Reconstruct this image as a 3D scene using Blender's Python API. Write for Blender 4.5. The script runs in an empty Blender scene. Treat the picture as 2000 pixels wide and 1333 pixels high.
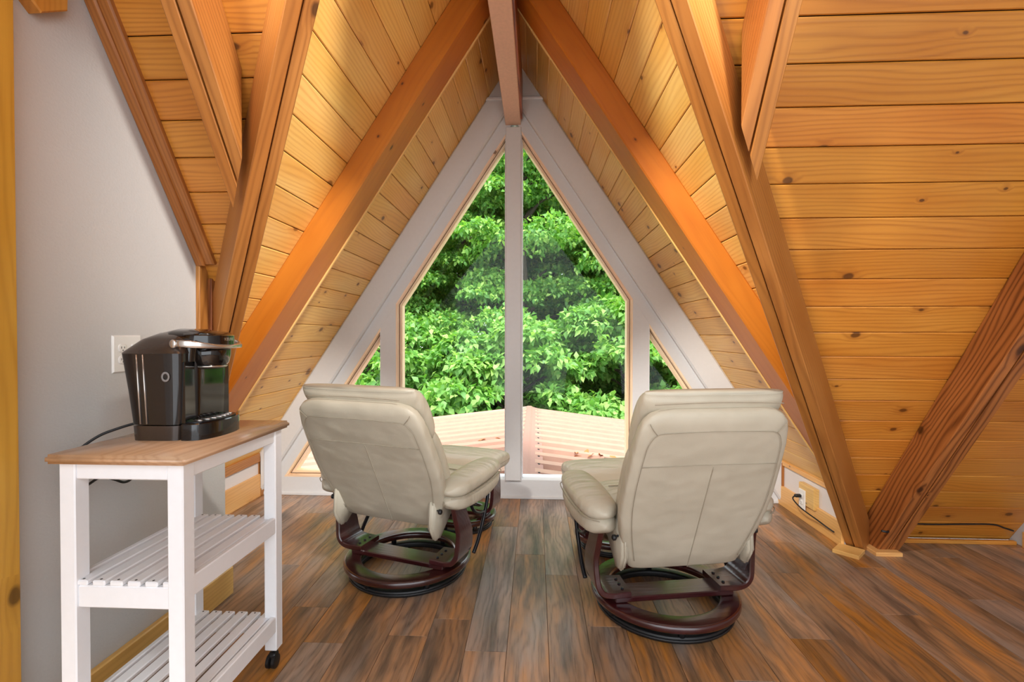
import bpy, bmesh, math, random
import numpy as np
from math import sin, cos, tan, pi, hypot, atan, radians
from mathutils import Vector, Matrix, noise

rnd = random.Random(7)
sc = bpy.context.scene
COL = sc.collection

# ---------------------------------------------------------------- camera
CAMH = 1.2
YAW, PITCH, ROLL, F = -0.0487, -0.0130, 0.0011, 950.0
fw = Vector((sin(YAW)*cos(PITCH), cos(YAW)*cos(PITCH), sin(PITCH)))
rt = Vector((cos(YAW), -sin(YAW), 0))
up = rt.cross(fw)
r2 = rt*cos(ROLL) + up*sin(ROLL)
u2 = up*cos(ROLL) - rt*sin(ROLL)
cd = bpy.data.cameras.new('camera')
cam = bpy.data.objects.new('camera', cd)
COL.objects.link(cam)
cd.sensor_width = 36
cd.lens = F/2000*36
cd.clip_start = 0.05
cam.matrix_world = Matrix(((r2.x, u2.x, -fw.x, 0), (r2.y, u2.y, -fw.y, 0), (r2.z, u2.z, -fw.z, CAMH), (0, 0, 0, 1)))
sc.camera = cam

# ---------------------------------------------------------------- world, lights, exposure
w = bpy.data.worlds.new('overcast_sky')
sc.world = w
w.use_nodes = True
wb = w.node_tree.nodes['Background']
wb.inputs[0].default_value = (0.90, 0.95, 1.0, 1)
wb.inputs[1].default_value = 2.5


def area(name, loc, target, sx, sy, power, color=(1, 1, 1)):
    l = bpy.data.lights.new(name, 'AREA')
    l.shape = 'RECTANGLE'
    l.size, l.size_y, l.energy, l.color = sx, sy, power, color
    o = bpy.data.objects.new(name, l)
    COL.objects.link(o)
    o.location = loc
    o.rotation_euler = (Vector(target)-Vector(loc)).to_track_quat('-Z', 'Y').to_euler()
    return o




def spot(name, loc, target, power, cone, color=(1.0, 0.95, 0.88), radius=.12):
    l = bpy.data.lights.new(name, 'SPOT')
    l.energy, l.spot_size, l.spot_blend, l.color, l.shadow_soft_size = power, radians(cone), 1.0, color, radius
    o = bpy.data.objects.new(name, l)
    COL.objects.link(o)
    o.location = loc
    o.rotation_euler = (Vector(target)-Vector(loc)).to_track_quat('-Z', 'Y').to_euler()


spot('dormer_fill_left', (-1.2, -0.15, 3.3), (0.95, 3.3, 1.35), 760, 48)  # added fill for the dormer's right slope, no fixture hangs there
spot('dormer_fill_right', (1.2, -0.15, 3.3), (-1.25, 3.3, 1.35), 760, 48)  # added fill for the dormer's left slope, likewise without a fixture
sun = bpy.data.lights.new('hazy_sun', 'SUN')
sun.energy, sun.angle, sun.color = 5.2, radians(25), (1.0, 0.97, 0.9)
so = bpy.data.objects.new('hazy_sun', sun)
COL.objects.link(so)
so.rotation_euler = Vector((-0.15, 0.55, -1.0)).to_track_quat('-Z', 'Y').to_euler()

vs = sc.view_settings
vs.view_transform = 'Standard'
vs.look = 'None'
vs.gamma = 1
vs.exposure = 0.33
vs.use_curve_mapping = False

# ---------------------------------------------------------------- house geometry (fitted)
G = 3.5432                      # gable wall plane (Y)
XR, ZR, T = -0.1559, 3.1977, 1.5194     # ridge of the dormer
ALP = atan(T)
Y0, PHI = 2.9706, 0.9945        # main roof: meets the floor at Y0, pitch PHI
KR, KL = 1.744, -2.055          # knee walls
XW = -1.42                      # left partition
XP = 2.765                      # right partition
ZO = 2.755                      # window opening slope intercept


def s2l(c):
    return tuple(((x/12.92) if x <= 0.04045 else ((x+0.055)/1.055)**2.4) for x in c)


def rgb(r, g, b):
    return s2l((r/255, g/255, b/255))+(1,)


# ---------------------------------------------------------------- material helpers
class NT:
    def __init__(s, name):
        s.m = bpy.data.materials.new(name)
        s.m.use_nodes = True
        s.t = s.m.node_tree
        s.b = s.t.nodes['Principled BSDF']
        s.out = s.t.nodes['Material Output']

    def n(s, typ, **kw):
        nd = s.t.nodes.new(typ)
        for k, v in kw.items():
            if k.startswith('i_'):
                key = k[2:]
                nd.inputs[int(key) if key.isdigit() else key].default_value = v
            else:
                setattr(nd, k, v)
        return nd

    def l(s, a, b):
        s.t.links.new(a, b)

    def math(s, op, a, b=None, c=None, clamp=False):
        nd = s.n('ShaderNodeMath', operation=op)
        nd.use_clamp = clamp
        for i, v in enumerate((a, b, c)):
            if v is None:
                continue
            if isinstance(v, (int, float)):
                nd.inputs[i].default_value = v
            else:
                s.l(v, nd.inputs[i])
        return nd.outputs[0]

    def mix(s, f, a, b, blend='MIX'):
        nd = s.n('ShaderNodeMix', data_type='RGBA', blend_type=blend)
        for i, v in ((0, f), (6, a), (7, b)):
            if isinstance(v, (int, float, tuple)):
                nd.inputs[i].default_value = v
            else:
                s.l(v, nd.inputs[i])
        return nd.outputs[2]

    def vmath(s, op, a, b):
        nd = s.n('ShaderNodeVectorMath', operation=op)
        for i, v in enumerate((a, b)):
            if isinstance(v, tuple):
                nd.inputs[i].default_value = v
            else:
                s.l(v, nd.inputs[i])
        return nd.outputs[0]

    def maprange(s, v, a, b, c=0, d=1):
        nd = s.n('ShaderNodeMapRange')
        s.l(v, nd.inputs[0])
        for i, x in zip((1, 2, 3, 4), (a, b, c, d)):
            nd.inputs[i].default_value = x
        return nd.outputs[0]

    def bump(s, h, strength, dist):
        nd = s.n('ShaderNodeBump', i_Strength=strength, i_Distance=dist)
        s.l(h, nd.inputs['Height'])
        s.l(nd.outputs[0], s.b.inputs['Normal'])


def plain(name, col, rough=0.5, metal=0.0, bump=None, coat=0.0, spec=None):
    vr = 0.012 if min(col[:3]) > .4 else 0.05
    k = NT(name)
    k.b.inputs['Base Color'].default_value = col
    k.b.inputs['Roughness'].default_value = rough
    k.b.inputs['Metallic'].default_value = metal
    if coat:
        k.b.inputs['Coat Weight'].default_value = coat
        k.b.inputs['Coat Roughness'].default_value = 0.08
    if spec is not None:
        k.b.inputs['Specular IOR Level'].default_value = spec
    tc = k.n('ShaderNodeTexCoord')
    nz = k.n('ShaderNodeTexNoise', i_Scale=(bump[0] if bump else 40), i_Detail=3.0)
    k.l(tc.outputs['Object'], nz.inputs['Vector'])
    c = k.mix(k.maprange(nz.outputs[0], 0.3, 0.7, 0, 1), tuple(x*(1-vr) for x in col[:3])+(1,), tuple(min(1, x*(1+vr)) for x in col[:3])+(1,))
    k.l(c, k.b.inputs['Base Color'])
    if bump:
        k.bump(nz.outputs[0], bump[1], bump[2])
    return k.m


def wood(name, light, mid, dark, rough=0.38, knots=0.5, grain=210.0, var=0.16, contrast=1.0, coat=0.15, knotcol=None, hue=0.012):
    """local x runs along the grain; every board gets its own offset and tone"""
    k = NT(name)
    tc = k.n('ShaderNodeTexCoord')
    oi = k.n('ShaderNodeObjectInfo')
    rv = k.n('ShaderNodeCombineXYZ')
    k.l(k.math('MULTIPLY', oi.outputs['Random'], 53.0), rv.inputs[0])
    k.l(k.math('MULTIPLY', oi.outputs['Random'], 17.3), rv.inputs[1])
    k.l(k.math('MULTIPLY', oi.outputs['Random'], 7.1), rv.inputs[2])
    v = k.vmath('ADD', tc.outputs['Object'], rv.outputs[0])
    sx = k.n('ShaderNodeSeparateXYZ')
    k.l(v, sx.inputs[0])
    # knots
    kv = k.n('ShaderNodeCombineXYZ')
    k.l(k.math('MULTIPLY', sx.outputs[0], 3.6), kv.inputs[0])
    k.l(k.math('MULTIPLY', k.math('ADD', sx.outputs[1], sx.outputs[2]), 5.6), kv.inputs[1])
    vo = k.n('ShaderNodeTexVoronoi', i_Scale=1.0, i_Randomness=1.0)
    vo.voronoi_dimensions = '2D'
    wob = k.n('ShaderNodeTexNoise', i_Scale=14.0, i_Detail=2.0)
    k.l(v, wob.inputs['Vector'])
    k.l(kv.outputs[0], vo.inputs['Vector'])
    cs = k.n('ShaderNodeSeparateColor')
    k.l(vo.outputs['Color'], cs.inputs[0])
    has = k.math('GREATER_THAN', cs.outputs[0], 1.0-knots*.8)
    d = k.math('ADD', vo.outputs['Distance'], k.math('MULTIPLY', k.math('SUBTRACT', wob.outputs[0], 0.5), 0.10))
    rad = k.math('MULTIPLY_ADD', k.math('POWER', cs.outputs[1], 2.0), 0.085, 0.024)
    core = k.math('MULTIPLY', has, k.maprange(k.math('DIVIDE', d, rad), 0.65, 1.15, 1, 0))
    halo = k.math('MULTIPLY', has, k.maprange(k.math('DIVIDE', d, rad), 1.0, 3.4, 1, 0))
    # grain lines bend round the knots
    warp = k.n('ShaderNodeTexNoise', i_Scale=1.0, i_Detail=2.0)
    wv = k.vmath('MULTIPLY', v, (0.9, 6.0, 6.0))
    k.l(wv, warp.inputs['Vector'])
    gy = k.math('MULTIPLY_ADD', sx.outputs[1], grain*1.6, k.math('MULTIPLY', warp.outputs[0], 46.0))
    gy = k.math('ADD', gy, k.math('MULTIPLY', halo, 5.0))
    gy = k.math('ADD', gy, k.math('MULTIPLY', sx.outputs[2], grain*.9))
    wave = k.math('MULTIPLY_ADD', k.math('SINE', gy), 0.5, 0.5)
    wave = k.math('POWER', wave, 2.2)
    fine = k.n('ShaderNodeTexNoise', i_Scale=1.0, i_Detail=4.0, i_Roughness=0.65)
    k.l(k.vmath('MULTIPLY', v, (4.0, 170.0, 170.0)), fine.inputs['Vector'])
    big = k.n('ShaderNodeTexNoise', i_Scale=1.0, i_Detail=2.0)
    k.l(k.vmath('MULTIPLY', v, (1.4, 5.0, 5.0)), big.inputs['Vector'])
    c = k.mix(k.maprange(big.outputs[0], 0.35, 0.65), light, mid)
    g = k.math('MULTIPLY', k.math('MULTIPLY', wave, 0.55*contrast), k.maprange(fine.outputs[0], 0.2, 0.7, 0.5, 1.0))
    c = k.mix(g, c, dark)
    c = k.mix(k.math('MULTIPLY', k.maprange(fine.outputs[0], 0.52, 0.8), 0.35*contrast), c, dark)
    c = k.mix(k.math('MULTIPLY', k.maprange(halo, 0.2, 1.0), 0.35), c, dark)
    kc = knotcol or tuple(x*0.22 for x in dark[:3])+(1,)
    c = k.mix(k.math('MULTIPLY', core, 0.8), c, kc)
    hs = k.n('ShaderNodeHueSaturation')
    k.l(c, hs.inputs['Color'])
    k.l(k.maprange(oi.outputs['Random'], 0, 1, 1-var, 1+var), hs.inputs['Value'])
    r2_ = k.math('FRACT', k.math('MULTIPLY', oi.outputs['Random'], 13.7))
    k.l(k.maprange(r2_, 0, 1, 0.5-hue, 0.5+hue), hs.inputs['Hue'])
    k.l(hs.outputs[0], k.b.inputs['Base Color'])
    k.b.inputs['Roughness'].default_value = rough
    k.b.inputs['Coat Weight'].default_value = coat
    k.b.inputs['Coat Roughness'].default_value = 0.25
    k.bump(k.math('ADD', wave, fine.outputs[0]), 0.10, 0.002)
    return k.m


def floor_mat():
    k = NT('rustic_floor_wood')
    tc = k.n('ShaderNodeTexCoord')
    oi = k.n('ShaderNodeObjectInfo')
    rv = k.n('ShaderNodeCombineXYZ')
    k.l(k.math('MULTIPLY', oi.outputs['Random'], 61.0), rv.inputs[0])
    k.l(k.math('MULTIPLY', oi.outputs['Random'], 19.3), rv.inputs[1])
    v = k.vmath('ADD', tc.outputs['Object'], rv.outputs[0])
    warp = k.n('ShaderNodeTexNoise', i_Scale=1.0, i_Detail=3.0)
    k.l(k.vmath('MULTIPLY', v, (1.6, 7.0, 1.0)), warp.inputs['Vector'])
    sx = k.n('ShaderNodeSeparateXYZ')
    k.l(v, sx.inputs[0])
    gy = k.math('MULTIPLY_ADD', sx.outputs[1], 190.0, k.math('MULTIPLY', warp.outputs[0], 48.0))
    wave = k.math('MULTIPLY_ADD', k.math('SINE', gy), 0.5, 0.5)
    fine = k.n('ShaderNodeTexNoise', i_Scale=1.0, i_Detail=5.0, i_Roughness=0.7)
    k.l(k.vmath('MULTIPLY', v, (7.0, 160.0, 1.0)), fine.inputs['Vector'])
    pat = k.n('ShaderNodeTexNoise', i_Scale=1.0, i_Detail=4.0, i_Roughness=0.6)
    k.l(k.vmath('MULTIPLY', v, (1.5, 11.0, 1.0)), pat.inputs['Vector'])
    pat2 = k.n('ShaderNodeTexNoise', i_Scale=1.0, i_Detail=3.0)
    k.l(k.vmath('MULTIPLY', k.vmath('ADD', v, (5.0, 3.0, 2.0)), (1.6, 6.0, 1.0)), pat2.inputs['Vector'])
    ramp = k.n('ShaderNodeValToRGB')
    k.l(pat.outputs[0], ramp.inputs[0])
    e = ramp.color_ramp.elements
    e[0].position, e[0].color = 0.30, rgb(92, 74, 58)
    e[1].position, e[1].color = 0.72, rgb(206, 150, 98)
    for p_, c_ in ((0.42, rgb(134, 104, 78)), (0.52, rgb(172, 128, 90)), (0.62, rgb(190, 134, 82))):
        x = e.new(p_)
        x.color = c_
    c = k.mix(k.math('MULTIPLY', k.maprange(pat2.outputs[0], 0.52, 0.70), 0.75), ramp.outputs[0], rgb(156, 142, 132))
    lines = k.math('MULTIPLY', k.math('POWER', wave, 2.0), k.maprange(fine.outputs[0], 0.35, 0.7, 0.1, 0.62))
    c = k.mix(lines, c, rgb(72, 54, 42))
    c = k.mix(k.math('MULTIPLY', k.maprange(fine.outputs[0], 0.56, 0.8), 0.55), c, rgb(62, 50, 42))
    c = k.mix(k.math('MULTIPLY', k.maprange(fine.outputs[0], 0.44, 0.2), 0.5), c, rgb(176, 146, 120))
    hs = k.n('ShaderNodeHueSaturation')
    k.l(c, hs.inputs['Color'])
    k.l(k.maprange(oi.outputs['Random'], 0, 1, 0.78, 1.20), hs.inputs['Value'])
    k.l(k.maprange(k.math('FRACT', k.math('MULTIPLY', oi.outputs['Random'], 11.3)), 0, 1, 0.65, 1.15), hs.inputs['Saturation'])
    k.l(hs.outputs[0], k.b.inputs['Base Color'])
    k.l(k.maprange(fine.outputs[0], 0.3, 0.8, 0.26, 0.46), k.b.inputs['Roughness'])
    k.b.inputs['Specular IOR Level'].default_value = 0.55
    k.bump(k.math('ADD', k.math('MULTIPLY', wave, 0.5), fine.outputs[0]), 0.22, 0.002)
    return k.m


M = {}
M['pine_main'] = wood('honey_pine_boards', rgb(208, 140, 54), rgb(194, 120, 36), rgb(144, 76, 20), rough=0.42, knots=0.42, var=0.07, contrast=0.75, hue=.004)
M['pine_dormer_lit'] = wood('lit_pine_boards', rgb(242, 198, 116), rgb(236, 178, 86), rgb(190, 114, 40), rough=0.42, knots=0.55, var=0.07, contrast=0.55, hue=.004)  # paler copy of the roof pine, dormer light put into its colour
M['beam'] = wood('orange_stained_beam', rgb(192, 114, 32), rgb(178, 98, 20), rgb(136, 66, 12), rough=0.45, knots=0.3, grain=70, var=0.03, contrast=0.3, hue=.002)
M['timber'] = wood('aged_fir_timber', rgb(182, 122, 60), rgb(164, 102, 42), rgb(120, 68, 24), rough=0.45, knots=0.15, grain=260, var=0.06, contrast=0.9, hue=.004)
M['timber_red'] = wood('dark_red_timber', rgb(172, 100, 54), rgb(146, 78, 38), rgb(88, 36, 14), rough=0.4, knots=0.3, grain=170, var=0.05, contrast=1.7)  # redder, darker tone than the fir timber
M['pine_trim'] = wood('light_pine_trim', rgb(232, 190, 118), rgb(222, 172, 96), rgb(184, 128, 60), rough=0.4, knots=0.25, var=0.06, contrast=0.5)
M['post'] = wood('golden_post', rgb(214, 158, 66), rgb(198, 136, 48), rgb(156, 98, 30), rough=0.4, knots=0.2, var=0.04, contrast=0.5)
M['jamb'] = wood('raw_window_wood', rgb(252, 228, 198), rgb(246, 214, 176), rgb(206, 154, 112), rough=0.5, knots=0.3, var=0.04, contrast=0.5)
M['butcher'] = wood('butcher_block_top', rgb(208, 168, 134), rgb(190, 146, 110), rgb(156, 108, 74), rough=0.25, knots=0.0, grain=160, var=0.02, contrast=0.6, coat=0.5)
M['mahogany'] = wood('mahogany_bentwood', rgb(66, 22, 20), rgb(48, 14, 15), rgb(24, 6, 8), rough=0.2, knots=0.0, grain=140, var=0.03, contrast=0.6, coat=0.8)
M['floor'] = floor_mat()
M['ridge'] = plain('dusty_pink_beam_paint', rgb(228, 190, 166), 0.6, bump=(60, 0.1, 0.002))
M['white_paint'] = plain('grey_white_paint', rgb(216, 217, 218), 0.55)
M['knee_paint'] = plain('knee_wall_paint', rgb(222, 216, 214), 0.7, bump=(260, 0.3, 0.002))
M['drywall'] = plain('textured_drywall', rgb(200, 199, 197), 0.8, bump=(120, 0.35, 0.003))
M['cart_white'] = plain('white_cart_paint', rgb(238, 239, 242), 0.4)
M['dark_gap'] = plain('dark_gap', rgb(44, 24, 12), 0.9)
M['rubber'] = plain('black_rubber', rgb(22, 22, 24), 0.45)
M['black_gloss'] = plain('black_gloss_plastic', rgb(14, 13, 14), 0.12, coat=0.5)
M['brown_gloss'] = plain('smoked_brown_plastic', rgb(58, 48, 42), 0.15, coat=0.4)
M['black_metal'] = plain('black_satin_metal', rgb(26, 28, 34), 0.28, 0.3)
M['ring_grey'] = plain('dull_grey', rgb(128, 124, 122), 0.5)
M['chrome'] = plain('brushed_silver', rgb(196, 190, 184), 0.22, 0.85)
M['plate_white'] = plain('outlet_plastic', rgb(232, 230, 226), 0.35)
M['slot'] = plain('socket_slot', rgb(40, 38, 36), 0.6)
M['gasket'] = plain('brown_gasket', rgb(86, 50, 34), 0.7)
M['metal_roof'] = plain('pink_tan_metal_roof', rgb(178, 138, 120), 0.5, bump=(9, 0.05, 0.01))
M['roof_cap'] = plain('dull_pink_ridge_cap', rgb(160, 118, 106), 0.55)
M['fascia'] = plain('white_fascia', rgb(235, 238, 242), 0.5)
M['seam'] = plain('leather_seam', rgb(150, 141, 123), 0.7)
M['bark'] = plain('grey_bark', rgb(70, 62, 52), 0.9, bump=(18, 0.8, 0.03))
M['ground'] = plain('forest_floor', rgb(60, 86, 36), 0.95, bump=(3, 0.8, 0.1))
M['dead_leaf'] = plain('dry_brown_leaf', rgb(176, 110, 60), 0.8)
M['twig'] = plain('twig_bark', rgb(92, 74, 62), 0.9)


def leather():
    k = NT('beige_leather')
    tc = k.n('ShaderNodeTexCoord')
    n1 = k.n('ShaderNodeTexNoise', i_Scale=260.0, i_Detail=2.0)
    n2 = k.n('ShaderNodeTexNoise', i_Scale=5.0, i_Detail=3.0)
    n3 = k.n('ShaderNodeTexNoise', i_Scale=9.0, i_Detail=1.0)
    k.l(tc.outputs['Object'], n1.inputs['Vector'])
    k.l(tc.outputs['Object'], n2.inputs['Vector'])
    k.l(k.vmath('MULTIPLY', tc.outputs['Object'], (0.9, 2.8, 0.9)), n3.inputs['Vector'])
    c = k.mix(k.maprange(n2.outputs[0], 0.3, 0.7), rgb(176, 168, 150), rgb(189, 181, 163))
    k.l(c, k.b.inputs['Base Color'])
    k.b.inputs['Roughness'].default_value = 0.42
    k.b.inputs['Specular IOR Level'].default_value = 0.45
    k.bump(k.math('ADD', k.math('MULTIPLY', n1.outputs[0], 0.12), k.math('MULTIPLY', n3.outputs[0], 2.2)), 0.45, 0.008)
    return k.m


def glass_pane():
    k = NT('window_glass')
    tr = k.n('ShaderNodeBsdfTransparent')
    tr.inputs[0].default_value = (0.97, 0.985, 0.98, 1)
    gl = k.n('ShaderNodeBsdfGlossy')
    gl.inputs['Roughness'].default_value = 0.02
    lw = k.n('ShaderNodeFresnel', i_IOR=1.22)
    mx = k.n('ShaderNodeMixShader')
    k.l(lw.outputs[0], mx.inputs[0])
    k.l(tr.outputs[0], mx.inputs[1])
    k.l(gl.outputs[0], mx.inputs[2])
    k.l(mx.outputs[0], k.out.inputs[0])
    return k.m


def smoky():
    k = NT('smoked_clear_plastic')
    tr = k.n('ShaderNodeBsdfTransparent')
    tr.inputs[0].default_value = rgb(120, 112, 108)
    k.b.inputs['Base Color'].default_value = rgb(56, 50, 47)
    k.b.inputs['Roughness'].default_value = 0.1
    k.b.inputs['Coat Weight'].default_value = 0.6
    mx = k.n('ShaderNodeMixShader', i_0=0.55)
    k.l(tr.outputs[0], mx.inputs[1])
    k.l(k.b.outputs[0], mx.inputs[2])
    k.l(mx.outputs[0], k.out.inputs[0])
    return k.m


def leaf_mat(name, a, b, c_):
    k = NT(name)
    geo = k.n('ShaderNodeNewGeometry')
    r = k.n('ShaderNodeValToRGB')
    k.l(geo.outputs['Random Per Island'], r.inputs[0])
    e = r.color_ramp.elements
    e[0].color, e[1].color = a, c_
    e[1].position = 1.0
    x = e.new(0.55)
    x.color = b
    k.l(r.outputs[0], k.b.inputs['Base Color'])
    k.b.inputs['Roughness'].default_value = 0.45
    tl = k.n('ShaderNodeBsdfTranslucent')
    k.l(k.mix(1.0, r.outputs[0], (0.9, 1.0, 0.35, 1), 'MULTIPLY'), tl.inputs[0])
    mx = k.n('ShaderNodeMixShader', i_0=0.45)
    k.l(k.b.outputs[0], mx.inputs[1])
    k.l(tl.outputs[0], mx.inputs[2])
    k.l(mx.outputs[0], k.out.inputs[0])
    return k.m


M['leather'] = leather()
M['glass'] = glass_pane()
M['smoky'] = smoky()
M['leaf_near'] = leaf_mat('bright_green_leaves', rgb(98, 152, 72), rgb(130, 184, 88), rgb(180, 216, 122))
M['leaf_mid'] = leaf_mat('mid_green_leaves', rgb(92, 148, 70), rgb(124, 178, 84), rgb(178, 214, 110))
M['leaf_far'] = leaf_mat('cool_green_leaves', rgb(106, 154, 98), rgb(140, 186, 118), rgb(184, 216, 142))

# ---------------------------------------------------------------- mesh helpers


def tag(o, label=None, cat=None, group=None, kind=None):
    if label:
        o['label'] = label
    if cat:
        o['category'] = cat
    if group:
        o['group'] = group
    if kind:
        o['kind'] = kind
    return o


def empty(name, loc=(0, 0, 0), rz=0.0, label=None, cat=None, group=None, kind=None, parent=None):
    o = bpy.data.objects.new(name, None)
    o.empty_display_size = 0.1
    COL.objects.link(o)
    o.location = loc
    o.rotation_euler = (0, 0, rz)
    if parent:
        o.parent = parent
    return tag(o, label, cat, group, kind)


def link(name, me, mat, parent=None, mtx=None):
    if mat is not None:
        me.materials.append(mat)
    o = bpy.data.objects.new(name, me)
    COL.objects.link(o)
    if parent:
        o.parent = parent
    if mtx is not None:
        o.matrix_local = mtx
    return o


def mesh(name, verts, faces, mat, parent=None, mtx=None, smooth=False, fix=True, sub=0):
    me = bpy.data.meshes.new(name)
    me.from_pydata([tuple(v) for v in verts], [], faces)
    if fix or smooth:
        bm = bmesh.new()
        bm.from_mesh(me)
        if fix:
            bmesh.ops.recalc_face_normals(bm, faces=bm.faces)
        bm.to_mesh(me)
        bm.free()
    if smooth:
        me.polygons.foreach_set('use_smooth', [True]*len(me.polygons))
    o = link(name, me, mat, parent, mtx)
    if sub:
        md = o.modifiers.new('sub', 'SUBSURF')
        md.levels = md.render_levels = sub
    return o


def frame(o, u, v, n):
    o, u, v, n = Vector(o), Vector(u).normalized(), Vector(v).normalized(), Vector(n).normalized()
    return Matrix(((u.x, v.x, n.x, o.x), (u.y, v.y, n.y, o.y), (u.z, v.z, n.z, o.z), (0, 0, 0, 1)))


def inset(poly, d):
    """offset a counter-clockwise convex polygon inwards by d (or per-edge list)"""
    n = len(poly)
    ds = d if isinstance(d, (list, tuple)) else [d]*n
    out = []
    for i in range(n):
        p0, p1, p2 = Vector(poly[i-1]), Vector(poly[i]), Vector(poly[(i+1) % n])
        e1, e2 = (p1-p0).normalized(), (p2-p1).normalized()
        n1, n2 = Vector((-e1.y, e1.x)), Vector((-e2.y, e2.x))
        a1, a2 = p1+n1*ds[i-1], p1+n2*ds[i]
        cr = e1.x*e2.y-e1.y*e2.x
        if abs(cr) < 1e-6:
            out.append(a1)
        else:
            t = ((a2.x-a1.x)*e2.y-(a2.y-a1.y)*e2.x)/cr
            out.append(a1+e1*t)
    return out


def ccw(poly):
    a = sum(poly[i-1][0]*poly[i][1]-poly[i][0]*poly[i-1][1] for i in range(len(poly)))
    return poly if a > 0 else poly[::-1]


def slab(name, poly, th, mtx, mat, parent=None, bev=0.003, front=0.0):
    """convex polygon plate: face at local z=front, body behind it, chamfered rim; grain along local x"""
    poly = ccw([tuple(p) for p in poly])
    n = len(poly)
    inn = inset(poly, bev)
    V = [(p.x, p.y, front) for p in inn]+[(p[0], p[1], front-bev) for p in poly]+[(p[0], p[1], front-th) for p in poly]
    Fc = [tuple(range(n)), tuple(range(3*n-1, 2*n-1, -1))]
    for k_ in (0, n):
        for i in range(n):
            j = (i+1) % n
            Fc.append((k_+i, k_+n+i, k_+n+j, k_+j))
    return mesh(name, V, Fc, mat, parent, mtx, fix=False)


def box(name, lo, hi, mat, parent=None, bev=0.002, axis=0, seg=1):
    """chamfered box in parent space; object axes turned so that local x follows `axis`"""
    lo, hi = Vector(lo), Vector(hi)
    c, s = (lo+hi)/2, (hi-lo)/2
    order = {0: (0, 1, 2), 1: (1, 2, 0), 2: (2, 0, 1)}[axis]
    ax = [Vector((1, 0, 0)), Vector((0, 1, 0)), Vector((0, 0, 1))]
    m = frame(c, ax[order[0]], ax[order[1]], ax[order[2]])
    h = Vector((s[order[0]], s[order[1]], s[order[2]]))
    bm = bmesh.new()
    bmesh.ops.create_cube(bm, size=2)
    for v in bm.verts:
        v.co = Vector((v.co.x*h.x, v.co.y*h.y, v.co.z*h.z))
    b = min(bev, min(h)*0.9)
    if b > 0:
        bmesh.ops.bevel(bm, geom=bm.edges[:], offset=b, segments=seg, affect='EDGES')
    me = bpy.data.meshes.new(name)
    bm.to_mesh(me)
    bm.free()
    if seg > 1:
        me.polygons.foreach_set('use_smooth', [True]*len(me.polygons))
    return link(name, me, mat, parent, m)


def beam(name, O, d, corners, pa, pb, mat, parent=None, ydir=None, bev=0.004):
    """prism along d; corners = offsets (vectors) in order round the section; ends cut by planes (n, k)"""
    O, d = Vector(O), Vector(d).normalized()
    corners = [Vector(c) for c in corners]
    cc = sum(corners, Vector())/len(corners)
    # chamfer the section
    sec = []
    n = len(corners)
    for i in range(n):
        a, b, c = corners[i-1], corners[i], corners[(i+1) % n]
        sec.append(b+(a-b).normalized()*bev)
        sec.append(b+(c-b).normalized()*bev)
    P = []
    for pl in (pa, pb):
        nn, kk = Vector(pl[0]), pl[1]
        for s in sec:
            q = O+s
            t = (kk-nn.dot(q))/nn.dot(d)
            P.append(q+d*t)
    yv = Vector(ydir) if ydir is not None else (corners[1]-corners[0])
    yv = (yv-d*yv.dot(d)).normalized()
    m = frame(P[0]*0.5+P[len(sec)]*0.5, d, yv, d.cross(yv))
    mi = m.inverted()
    V = [mi @ p for p in P]
    k_ = len(sec)
    Fc = [tuple(range(k_)), tuple(range(2*k_-1, k_-1, -1))]+[(i, (i+1) % k_, k_+(i+1) % k_, k_+i) for i in range(k_)]
    return mesh(name, V, Fc, mat, parent, m)


def tube(name, pts, r, mat, parent=None, seg=8, smooth_path=True, closed=False):
    pts = [Vector(p) for p in pts]
    if smooth_path and len(pts) > 2:
        q = []
        n = len(pts)
        rng = range(n) if closed else range(n-1)
        for i in rng:
            if closed:
                p0, p1, p2, p3 = pts[i-1], pts[i], pts[(i+1) % n], pts[(i+2) % n]
            else:
                p0, p1, p2, p3 = pts[max(i-1, 0)], pts[i], pts[i+1], pts[min(i+2, n-1)]
            for k_ in range(6):
                t = k_/6
                q.append(0.5*((2*p1)+(p2-p0)*t+(2*p0-5*p1+4*p2-p3)*t*t+(3*p1-p0-3*p2+p3)*t**3))
        if not closed:
            q.append(pts[-1])
        pts = q
    n = len(pts)
    V, Fc = [], []
    prev = None
    for i, p in enumerate(pts):
        if closed:
            d = (pts[(i+1) % n]-pts[i-1]).normalized()
        else:
            d = (pts[min(i+1, n-1)]-pts[max(i-1, 0)]).normalized()
        if prev is None:
            a = d.orthogonal().normalized()
        else:
            a = (prev-d*prev.dot(d)).normalized()
        prev = a
        b = d.cross(a)
        rr = r[min(i*len(r)//n, len(r)-1)] if isinstance(r, (list, tuple)) else r
        for k_ in range(seg):
            an = 2*pi*k_/seg
            V.append(p+(a*cos(an)+b*sin(an))*rr)
    m_ = n if closed else n-1
    for i in range(m_):
        for k_ in range(seg):
            j = (i+1) % n
            Fc.append((i*seg+k_, i*seg+(k_+1) % seg, j*seg+(k_+1) % seg, j*seg+k_))
    if not closed:
        Fc.append(tuple(range(seg)))
        Fc.append(tuple(range((n-1)*seg, n*seg)))
    return mesh(name, V, Fc, mat, parent, smooth=True)


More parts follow.
